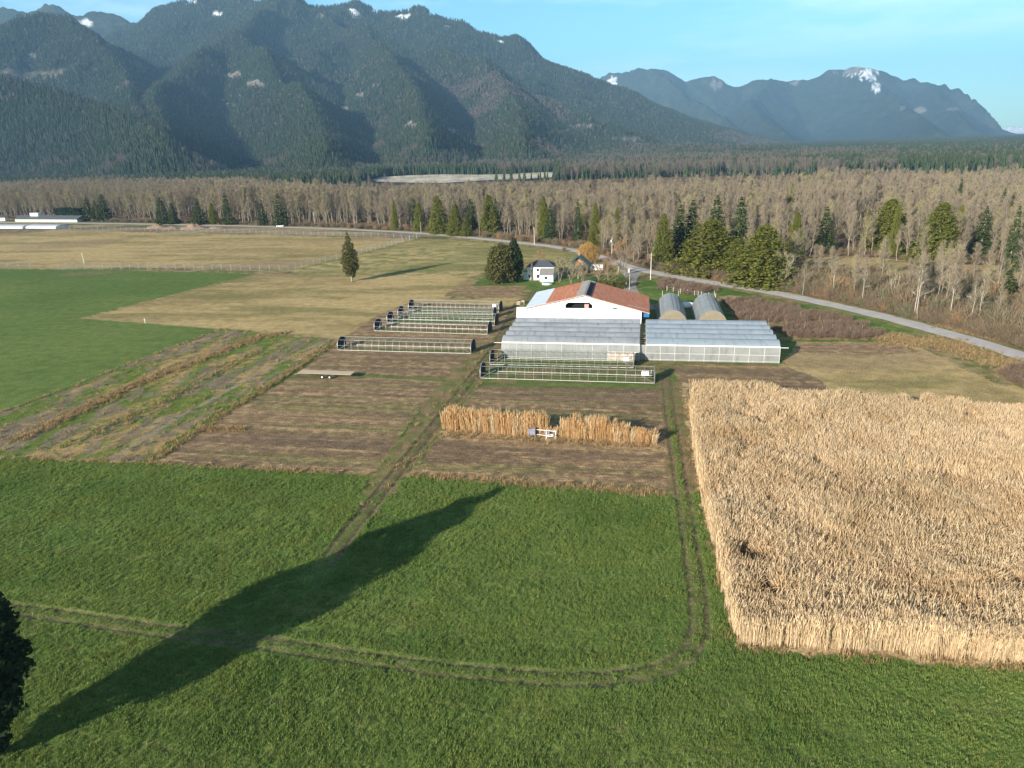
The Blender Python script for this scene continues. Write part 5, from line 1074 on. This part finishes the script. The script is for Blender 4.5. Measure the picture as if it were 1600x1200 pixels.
TUN = [((-40.5, 2.8), (-7.9, 2.2), 'nearest and longest bare tunnel frame of the left five, above the wagon'), ((-38.3, 21.5), (-7.7, 19.7), 'second nearest tunnel frame of the left five'), ((-37.8, 30.), (-7.7, 28.8), 'middle tunnel frame of the left five'),
       ((-37.1, 37.2), (-9.7, 36.8), 'second farthest tunnel frame of the left five'), ((-36.8, 45.9), (-9.6, 44.7), 'farthest tunnel frame of the left five, with a heater box at its barn end'), ((-1.6, -15.5), (33.3, -15.7), 'longer nearer tunnel frame in front of the greenhouses'), ((-1.6, -5.9), (29.1, -5.9), 'shorter tunnel frame pressed against the left greenhouse wall')]
t0 = None; TOBJ = []
for a, b_, lab in TUN:
    p0, p1 = F3(*a), F3(*b_); rz = math.atan2(p1[1] - p0[1], p1[0] - p0[0]); sx = math.hypot(p1[0] - p0[0], p1[1] - p0[1]) / TL
    t = make_tunnel(p0, rz, lab, sx) if t0 is None else copy_tunnel(t0, p0, rz, lab, sx); t0 = t0 or t; TOBJ.append(t)
for i in (4, 5, 6):     # heater boxes hung at the far end of three frames
    t = TOBJ[i]
    for nm, mat, c, s_ in (('heater', M['white_paint'], (TL - 1.6, .9, 1.75), (1.3, .8, .75)), ('door_strip', M['white_pipe'], (-.16, 2.2, .95), (.06, .35, 1.7))):
        mb = MB(); mb.box(c, *s_); me = bpy.data.meshes.new(nm); me.from_pydata(mb.v, [], mb.f); me.materials.append(mat); h_ = link(nm, me, t)
        if nm == 'heater':
            mb = MB(); mb.tube([(c[0] + .5, c[1], c[2]), (c[0] + 1.1, c[1], c[2] + .1), (c[0] + 1.1, c[1], c[2] + .7)], .14, 6); me = bpy.data.meshes.new('duct'); me.from_pydata([tuple(p) for p in mb.v], [], mb.f); me.materials.append(M['galv']); link('duct', me, h_)

# ---- flat-bed wagon
wg = thing('farm_wagon', 'long flat-bed farm wagon with bleached plank deck at the edge of the ploughed field', 'wagon', G(507, 588)); a = np.array(UVP(465, 583.5, .95)); b_ = np.array(UVP(548, 586.5, .95))
d = (b_ - a) / np.linalg.norm(b_ - a); nn = np.array([-d[1], d[0]]); LW = np.linalg.norm(b_ - a)
def wq(s, t, z): q = a + d * s + nn * t; return F3(q[0], q[1], z)
mb = MB()
for k in range(8): mb.slab([wq(.02 * (k % 3), k * .29, 1.0), wq(LW - .03 * (k % 2), k * .29, 1.0), wq(LW - .03 * (k % 2), k * .29 + .275, 1.0), wq(.02 * (k % 3), k * .29 + .275, 1.0)], (0, 0, .07))
mb.build('deck', M['wood'], wg)
mb = MB()
for t in (.45, 1.75): mb.slab([wq(.3, t, .78), wq(LW - .3, t, .78), wq(LW - .3, t + .14, .78), wq(.3, t + .14, .78)], (0, 0, .21))
mb.build('chassis', M['dark_wood'], wg)
for s in (LW * .46, LW * .6):
    for t in (.05, 2.1):
        c = np.array(wq(s, t, .36)); mb = MB(); mb.tube([c - np.array(wq(s, t, .36)) + np.array(wq(s, t - .11, .36)), wq(s, t + .11, .36)], .36, 14); wh = mb.build('wheel', M['tyre'], wg)
        mb = MB(); mb.tube([wq(s, t - .14, .36), wq(s, t + .14, .36)], .17, 10); mb.build('hub', M['white_paint'], wh)
    mb = MB(); mb.tube([wq(s, .1, .40), wq(s, 2.1, .40)], .05, 6); mb.tube([wq(s, .55, .4), wq(s, .55, .8)], .05, 5); mb.tube([wq(s, 1.8, .4), wq(s, 1.8, .8)], .05, 5); mb.build('axle', M['galv'], wg)
mb = MB(); mb.tube([wq(.4, 1.15, .75), wq(-1.6, 1.15, .35)], .05, 5); mb.build('drawbar', M['galv'], wg)

# ---- implement left by the gap in the reed row
im = thing('field_implement', 'blue-grey slatted hopper and pale bar frame with a white ring at the reed row gap', 'farm implement', G(845, 684)); c0 = UVP(832, 682.5); c1 = UVP(861, 686)
mb = MB(); b0 = [F3(c0[0] + x, c0[1] + y, .5) for x, y in ((-.45, -.4), (.45, -.4), (.45, .4), (-.45, .4))]; tp_ = [F3(c0[0] + x, c0[1] + y, 1.6) for x, y in ((-.6, -.5), (.6, -.5), (.6, .5), (-.6, .5))]
mb.add(b0 + tp_, [(3, 2, 1, 0), (0, 1, 5, 4), (1, 2, 6, 5), (2, 3, 7, 6), (3, 0, 4, 7)]); mb.build('hopper', M['blue_grey'], im)
for x in (-.5, .5):
    mb = MB(); mb.tube([F3(c0[0] + x, c0[1] - .45, 0), F3(c0[0] + x, c0[1] - .45, 1.65)], .06, 5); mb.build('leg', M['blue_grey'], im)
mb = MB(); mb.tube([F3(c0[0], c0[1], 1.35), F3(c1[0] + .9, c1[1], 1.35)], .06, 5); mb.tube([F3(c0[0], c0[1], .5), F3(c1[0] + .9, c1[1], .45)], .05, 5); mb.build('tool_bar', M['white_pipe'], im)
for x in (-.75, .75):
    for y in (-.4, .4): mb = MB(); mb.tube([F3(c1[0] + x, c1[1] + y, 0), F3(c1[0] + x, c1[1] + y, 1.5)], .045, 5); mb.build('frame_post', M['white_pipe'], im)
mb = MB(); mb.tube([F3(c1[0] - .05 + .5 * math.cos(t), c1[1] - .3 + .35 * math.sin(t), .75) for t in np.linspace(0, 6.284, 17)], .085, 6); mb.build('hose_ring', M['white_paint'], im)
mb = MB(); mb.fbox(c1[0] - .7, c1[0] - .25, c1[1] - .1, c1[1] + .4, .5, 1.35); mb.build('motor_box', M['blue_grey'], im)

# ---- white farmhouse
hs = thing('farmhouse', 'white two-storey farmhouse with dark slate roof behind the barn', 'house', G(840, 438)); hu, hv = UVP(817, 438.5)
def hb(name, mat, *boxes, par=hs):
    mb = MB()
    for x0, x1, y0, y1, z0, z1 in boxes: mb.fbox(hu + x0, hu + x1, hv + y0, hv + y1, z0, z1)
    return mb.build(name, mat, par)
def hq(x, y, z): return F3(hu + x, hv + y, z)
hb('main_wall', M['white_paint'], (1.6, 11., .4, 7.4, 0, 4.7)); hb('left_wing', M['white_paint'], (0, 1.58, 1.5, 5, 0, 2.9)); hb('wing_roof', M['grey_shingle'], (-.1, 1.58, 1.4, 5.1, 2.91, 3.05))
mb = MB(); mb.add([hq(6.4, -2.4, 0), hq(11., -2.4, 0), hq(11., .38, 0), hq(6.4, .38, 0), hq(6.4, -2.4, 2.6), hq(11., -2.4, 2.6), hq(11., .38, 4.1), hq(6.4, .38, 4.1)], [(0, 1, 5, 4), (1, 2, 6, 5), (3, 0, 4, 7), (4, 5, 6, 7)]); mb.build('front_wing', M['white_paint'], hs)
mb = MB(); mb.slab([hq(6.2, -2.8, 2.45), hq(11.2, -2.8, 2.45), hq(11.2, .36, 4.2), hq(6.2, .36, 4.2)], (0, 0, .12)); mb.build('front_wing_roof', M['grey_shingle'], hs)
mb = MB(); e = [hq(1.2, 0, 4.7), hq(11.4, 0, 4.7), hq(11.4, 7.8, 4.7), hq(1.2, 7.8, 4.7), hq(4.4, 3.9, 6.5), hq(8.4, 3.9, 6.5)]; mb.add(e, [(0, 1, 5, 4), (1, 2, 5), (2, 3, 4, 5), (3, 0, 4), (3, 2, 1, 0)]); rf = mb.build('roof', M['slate'], hs)
hb('chimney', M['dark_wood'], (3.0, 3.5, -.05, .38, 0, 6.6), par=rf)
for x0, x1, z0, z1, y0 in ((4.9, 5.7, 3.2, 4.2, .4), (4.9, 5.8, .9, 2.1, .4), (2.0, 2.6, 1.0, 2.0, .4), (8.0, 9.0, 1.0, 1.9, -2.4)):
    w_ = hb('window', M['white_pipe'], (x0 - .08, x1 + .08, y0 - .05, y0 - .003, z0 - .08, z1 + .08)); hb('pane', M['window'], (x0, x1, y0 - .07, y0 - .052, z0, z1), par=w_)
hb('door', M['dark_wood'], (5.9, 6.35, .34, .395, 0, 2.0)); hb('plinth', M['gravel'], (1.5, 11.1, .3, .39, 0, .25))
# ---- timber cabin with green roof
cb = thing('cabin', 'small timber cabin with steep green metal roof left of the orange willow', 'house', G(900, 428)); cu, cv = UVP(889, 427)
def cq(x, y, z): return F3(cu + x, cv + y, z)
mb = MB(); mb.add([cq(0, 0, 0), cq(7, 0, 0), cq(7, 0, 2.9), cq(3.5, 0, 5.9), cq(0, 0, 2.9), cq(0, 7, 0), cq(7, 7, 0), cq(7, 7, 2.9), cq(3.5, 7, 5.9), cq(0, 7, 2.9)], [(0, 1, 2, 3, 4), (9, 8, 7, 6, 5), (1, 6, 7, 2), (5, 0, 4, 9)]); mb.build('timber_wall', M['dark_wood'], cb)
mb = MB(); mb.slab([cq(2.6, -.06, 2.9), cq(5.2, -.06, 2.9), cq(5.2, -.06, 4.0), cq(3.6, -.06, 5.3)], (VV_[0] * .05, VV_[1] * .05, 0)); mb.build('gable_boards', M['orange_wood'], cb)
mb = MB(); mb.slab([cq(3.5, -.9, 6.05), cq(8.0, -.9, 2.25), cq(8.0, 7.6, 2.25), cq(3.5, 7.6, 6.05)], (0, 0, .12)); mb.build('roof', M['green_roof'], cb)
mb = MB(); mb.slab([cq(-1., -.9, 2.25), cq(3.49, -.9, 6.05), cq(3.49, 7.6, 6.05), cq(-1., 7.6, 2.25)], (0, 0, .12)); mb.build('roof_far_side', M['green_roof'], cb)
mb = MB(); mb.slab([cq(-1.2, -3.2, 2.2), cq(5., -3.2, 2.2), cq(5., -.08, 2.9), cq(-1.2, -.08, 2.9)], (0, 0, .1)); mb.build('porch_roof', M['grey_shingle'], cb)
for x in (-.9, 1.9, 4.7): mb = MB(); mb.fbox(cu + x, cu + x + .16, cv - 3.1, cv - 2.95, 0, 2.2); mb.build('porch_post', M['wood'], cb)
mb = MB(); mb.fbox(cu + 3.3, cu + 3.75, cv + 3, cv + 3.45, 5.6, 7.0); mb.build('chimney', M['gravel'], cb)
# ---- white trailer
trl = thing('trailer', 'white box trailer parked under the bare trees right of the cabin', 'trailer', G(932, 424)); tu, tv = UVP(922.5, 424.5); te = UVP(942, 424.5)[0] - tu
mb = MB(); mb.fbox(tu, tu + te, tv, tv + 2.2, .55, 2.45); bd = mb.build('body', M['white_paint'], trl)
mb = MB(); mb.fbox(tu + .6, tu + 1.4, tv - .03, tv - .003, 1.5, 2.0); mb.build('window', M['window'], bd); mb = MB(); mb.fbox(tu + te - 1.5, tu + te - .7, tv - .03, tv - .003, 1.0, 1.35); mb.build('hatch', M['blue_grey'], bd)
for x in (.35, .5): mb = MB(); mb.tube([F3(tu + te * x, tv - .05, .33), F3(tu + te * x, tv + 2.25, .33)], .33, 10); mb.build('wheel', M['tyre'], trl)
mb = MB(); mb.fbox(tu - 1., tu + te, tv + 1, tv + 1.15, .42, .54); mb.build('drawbar', M['galv'], trl)
# ---- poles
def pole(px, py, ty, label, mat, arm=False, box=False):
    b_, h = height_at(px, py, ty); o = thing('utility_pole', label, 'utility pole', b_); mb = MB(); mb.tube([(b_[0], b_[1], -.3), (b_[0], b_[1], h)], .17, 8, .11); mb.build('post', mat, o)
    if arm: mb = MB(); mb.box((b_[0], b_[1] - .16, h - .7), 1.9, .1, .12, -YAW); mb.build('crossarm', M['wood'], o)
    if box: mb = MB(); mb.tube([(b_[0] - .35, b_[1] - .3, h - 1.9), (b_[0] - .35, b_[1] - .3, h - .9)], .30, 10); mb.build('transformer', M['white_pipe'], o)
    return o
pole(983.5, 453, 416, 'grey utility pole with a white transformer at the driveway behind the barn', M['pole'], True, True); pole(1016.5, 437, 395, 'tall pale utility pole on the grass beside the road junction', M['pale_pole'], True)
pole(956, 399, 371, 'pale utility pole at the forest edge above the orange willow', M['pale_pole'], False, True); pole(658, 365, 346, 'thin grey pole where the fence corner meets the far road', M['pole']); pole(492, 352, 330, 'pale pole on the far road in front of the leafless poplars', M['pale_pole']); pole(835, 382, 355, 'pale pole beside the road above the two evergreens', M['pale_pole'])
# ---- small things in the yard
po = thing('garden_pool', 'turquoise covered garden pool on the lawn in front of the farmhouse', 'pool', G(855, 444)); c = G(855, 444); pts = [(c[0] + 1.8 * math.cos(t), c[1] + 1.8 * math.sin(t), 0) for t in np.linspace(0, 6.283, 19)[:-1]]
mb = MB(); mb.slab(pts, (0, 0, .62)); mb.build('pool_wall', M['white_pipe'], po); mb = MB(); mb.add([(*c[:2], .78)] + [(c[0] + (p[0] - c[0]) * 1.05, c[1] + (p[1] - c[1]) * 1.05, .635) for p in pts], [(0, i + 1, (i + 1) % 18 + 1) for i in range(18)]); mb.build('pool_cover', M['turq'], po)
for (px, py), lab in (((810, 476), 'weathered wooden crate left of the barn\'s pale roof corner'), ((816.5, 474.5), 'smaller wooden crate just right of the weathered one')):
    c = G(px, py); o = thing('wooden_crate', lab, 'crate', c)
    for z in (.12, .45, .78):
        mb = MB()
        for dy in (-.5, .5): mb.box((c[0], c[1] + dy, z), 1.1, .05, .22)
        for dx in (-.55, .55): mb.box((c[0] + dx, c[1], z), .05, .94, .22)
        mb.build('slat_ring', M['wood'], o)
    mb = MB(); mb.box((c[0], c[1], .05), 1.0, .9, .06); mb.build('crate_floor', M['dark_wood'], o)
gf = thing('garden_fence', 'low fence of short pale posts along the lawn above the hoop houses', 'fence', G(1042, 455)); gp_ = [G(x, y) for x, y in ((1042, 454), (1052, 456), (1063, 458.5), (1074, 460), (1085, 461.5), (1096, 463), (1107, 464.5), (1118, 466))]
for c in gp_: mb = MB(); mb.tube([c, (c[0], c[1], 1.5)], .08, 6); mb.build('post', M['pale_pole'], gf)
mb = MB(); mb.tube([(c[0], c[1], 1.15) for c in gp_], .03, 4); mb.tube([(c[0], c[1], .6) for c in gp_], .03, 4); mb.build('wire', M['wire'], gf)
bp_ = thing('trellis_posts', 'row of pale trellis stakes standing among the purple-brown berry bushes', 'trellis', G(1290, 512))
for px, py in ((1172, 505), (1200, 510), (1228, 515), (1256, 520), (1284, 522), (1300, 520), (1328, 524), (1346, 521), (1180, 484), (1214, 491), (1250, 499), (1280, 505)):
    c = G(px, py); mb = MB(); mb.tube([c, (c[0], c[1], 2.1)], .035, 5); mb.build('stake', M['pole'], bp_)
for px, py, hh, lab in ((227, 505, 1.2, 'short white marker stake at the edge of the green field'), (131.5, 412, 4.6, 'tall white gatepost at the fence beside the tan field')):
    c = G(px, py); o = thing('marker_post', lab, 'post', c); mb = MB(); mb.tube([c, (c[0], c[1], hh)], .09, 6); mb.build('shaft', M['white_paint'], o); mb = MB(); mb.box((c[0], c[1], hh), .3, .3, .14); mb.build('cap', M['white_paint'], o)
# ---- wire deer fences
def fence(label, pts, step, h=2.3):
    o = thing('wire_fence', label, 'fence', (*pts[0], 0)); p = np.array(pts); L = np.r_[0, np.cumsum(np.hypot(*np.diff(p, axis=0).T))]; at_ = lambda s: (float(np.interp(s, L, p[:, 0])), float(np.interp(s, L, p[:, 1])))
    pm = MB(); pm.tube([(0, 0, -.2), (0, 0, h + .12)], .085, 6); me = bpy.data.meshes.new('post'); me.from_pydata([tuple(v) for v in pm.v], [], pm.f); me.materials.append(M['wire']); me.update()
    for s in np.linspace(0, L[-1], max(2, int(L[-1] / step))): c = at_(s); link('post', me, o, (c[0] - pts[0][0], c[1] - pts[0][1], 0))
    mb = MB(); ss = np.linspace(0, L[-1], int(L[-1] / 6) + 2); 
    for z in np.linspace(.1, h, 8): mb.tube([(*at_(s), z) for s in ss], .018, 3)
    for s in np.arange(0, L[-1], .45): c = at_(s); mb.tube([(*c, .05), (*c, h)], .018, 3)
    mb.build('mesh_panel', M['wire'], o); return o
fence('wire deer fence between the green field and the tan field', PX((92, 420.5), (250, 421), (452, 423)), 4.2); fence('short end of wire fence at the left edge, left of the gateway', PX((-60, 421), (0, 419.5), (48, 418.5)), 4.2)
fence('wire deer fence slanting from the fence corner up to the far road', PX((452, 423), (540, 402), (600, 387), (656, 371.5)), 3.6); fence('far wire fence along the back of the tan field below the earth mounds', PX((92, 359), (220, 361), (330, 363), (450, 367), (560, 369.5), (652, 373)), 5.)
# ---- far farmstead on the left
def MBline(px0, px1, py): a = G(px0, py); b_ = G(px1, py - .0); return a, b_
a, b_ = G(24, 346.5), G(121, 347.2); d = (b_ - a)[:2]; Ls = np.hypot(*d); d = d / Ls; nn = np.array([-d[1], d[0]])
sh = thing('long_shed', 'long low shed with dark roof and white rooftop unit beside the clipped hedge', 'shed', a)
def sq(s, t, z): q = a[:2] + d * s + nn * t; return (q[0], q[1], z)
mb = MB(); mb.slab([sq(0, 0, 0), sq(Ls, 0, 0), sq(Ls, 10, 0), sq(0, 10, 0)], (0, 0, 2.2)); mb.build('shed_wall', simple('pale_green_wall', (.50, .52, .42), (.42, .44, .36), .5, .8), sh)
mb = MB(); mb.add([sq(-.6, -.8, 2.15), sq(Ls + .6, -.8, 2.15), sq(Ls + .6, 10.8, 2.15), sq(-.6, 10.8, 2.15), sq(-.6, 5, 4.6), sq(Ls + .6, 5, 4.6)], [(0, 1, 5, 4), (2, 3, 4, 5), (1, 2, 5), (3, 0, 4)]); mb.build('roof', M['slate'], sh)
mb = MB(); mb.slab([sq(Ls * .2, 3.4, 4.), sq(Ls * .33, 3.4, 4.), sq(Ls * .33, 6.6, 4.), sq(Ls * .2, 6.6, 4.)], (0, 0, 2.3)); mb.build('roof_unit', M['white_paint'], sh)
for (x0, x1), lab in (((-75, 35), 'left white plastic tunnel at the far left edge of the fields'), ((40, 87), 'right white plastic tunnel beside the far wire fence')):
    p0, p1 = G(x0, 357.2), G(x1, 357.6); d2 = (p1 - p0)[:2]; L2 = np.hypot(*d2); d2 = d2 / L2; n2_ = np.array([-d2[1], d2[0]]); o = thing('plastic_tunnel', lab, 'tunnel', p0, 0, None); mb = MB(); R_ = 10; arc = [(5.5 - 5.5 * math.cos(math.pi * k / R_), 2.4 * math.sin(math.pi * k / R_) ** .7) for k in range(R_ + 1)]
    def tq(s, t, z): q = p0[:2] + d2 * s + n2_ * t; return (q[0], q[1], z)
    for k in range(R_): mb.quad(tq(0, *arc[k]), tq(L2, *arc[k]), tq(L2, *arc[k + 1]), tq(0, *arc[k + 1]))
    mb.build('cover', M['film_white'], o, smooth=True)
    for s in (0, L2): mb = MB(); mb.add([tq(s, *q_) for q_ in arc], [tuple(range(R_ + 1))]); mb.build('end_sheet', M['film_white'], o)
o = thing('small_shed', 'tiny white shed at the left edge in front of the forest', 'shed', G(5, 345)); c = G(5, 345); mb = MB(); mb.box((c[0], c[1], 1.3), 6, 4, 2.6); mb.build('shed_wall', M['white_paint'], o); mb = MB(); mb.slab([(c[0] - 3.3, c[1] - 2.4, 2.62), (c[0] + 3.3, c[1] - 2.4, 2.62), (c[0] + 3.3, c[1] + 2.4, 3.3), (c[0] - 3.3, c[1] + 2.4, 3.3)], (0, 0, .1)); mb.build('roof', M['slate'], o)
for j, (px, py, rx, ry, h, lab) in enumerate([(246, 356.5, 7.5, 5, 2.3, 'dark jagged earth mound left of the large tan one'), (266, 358, 6.5, 5, 1.7, 'low earth mound between the jagged one and the tan one'), (303, 357.5, 9.5, 6, 3.0, 'largest tan earth mound beyond the far wire fence'), (337, 357, 6, 4, 1.6, 'small earth mound at the right end of the row')]):
    c = G(px, py); th = np.linspace(0, 6.2832, 25)[:-1]; rr = np.linspace(0, 1, 9); vs = []; 
    for r_ in rr:
        for t in th: X = rx * r_ * math.cos(t); Y = ry * r_ * math.sin(t); nz = float(fbm(np.array([X * .35 + 9 * j]), np.array([Y * .35 + 5]), 481 + j, 3)[0]); vs.append((X * (.85 + .3 * nz), Y, h * (1 - r_ ** 1.5) * (.45 + 1.1 * nz) - .05))
    qd = [(i * 24 + k, i * 24 + (k + 1) % 24, (i + 1) * 24 + (k + 1) % 24, (i + 1) * 24 + k) for i in range(8) for k in range(24)]
    o = link('earth_mound', np_mesh('earth_mound', vs, qd, None, [M['mound']], smooth=True), None, c); tag(o, lab, 'mound')
cr_ = thing('parked_car', 'tiny white car on the far road in front of the forest', 'car', G(438, 354.8)); c = G(438, 354.8)
def cbx(nm, par, mat, x0, x1, y0, y1, z0, z1): mb = MB(); mb.slab([(c[0] + x0, c[1] + y0, z0), (c[0] + x1, c[1] + y0, z0), (c[0] + x1, c[1] + y1, z0), (c[0] + x0, c[1] + y1, z0)], (0, 0, z1 - z0)); return mb.build(nm, mat, par)
bd = cbx('body', cr_, M['white_paint'], -2.2, 2.2, -.9, .9, .35, 1.0)
mb = MB(); mb.add([(c[0] + x, c[1] + y, z) for x, y, z in ((-1.5, -.85, 1.0), (1.2, -.85, 1.0), (1.2, .85, 1.0), (-1.5, .85, 1.0), (-1.1, -.7, 1.5), (.6, -.7, 1.5), (.6, .7, 1.5), (-1.1, .7, 1.5))], [(0, 1, 5, 4), (1, 2, 6, 5), (2, 3, 7, 6), (3, 0, 4, 7), (4, 5, 6, 7)]); mb.build('cabin', M['window'], bd)
for x in (-1.4, 1.4):
    for y in (-.85, .85): mb = MB(); mb.tube([(c[0] + x, c[1] + y - .1, .33), (c[0] + x, c[1] + y + .1, .33)], .33, 10); mb.build('wheel', M['tyre'], cr_)

# ================================================================== AIR
hz = bpy.data.materials.new('haze_air'); hz.use_nodes = True; nt = hz.node_tree; nt.nodes.clear(); out = nt.nodes.new('ShaderNodeOutputMaterial'); vol = nt.nodes.new('ShaderNodeVolumePrincipled')
vol.inputs['Color'].default_value = (.36, .64, 1.0, 1); vol.inputs['Density'].default_value = 7.7e-5; vol.inputs['Anisotropy'].default_value = .0
nt.links.new(vol.outputs[0], out.inputs['Volume'])
me = bpy.data.meshes.new('haze'); mb = MB(); mb.slab([(-13500, -600, -5.5), (14500, -600, -5.5), (14500, 15900, -5.5), (-13500, 15900, -5.5)], (0, 0, 1500)); me.from_pydata(mb.v, [], mb.f); me.materials.append(hz); me.update()
o = link('haze', me); o['kind'] = 'stuff'
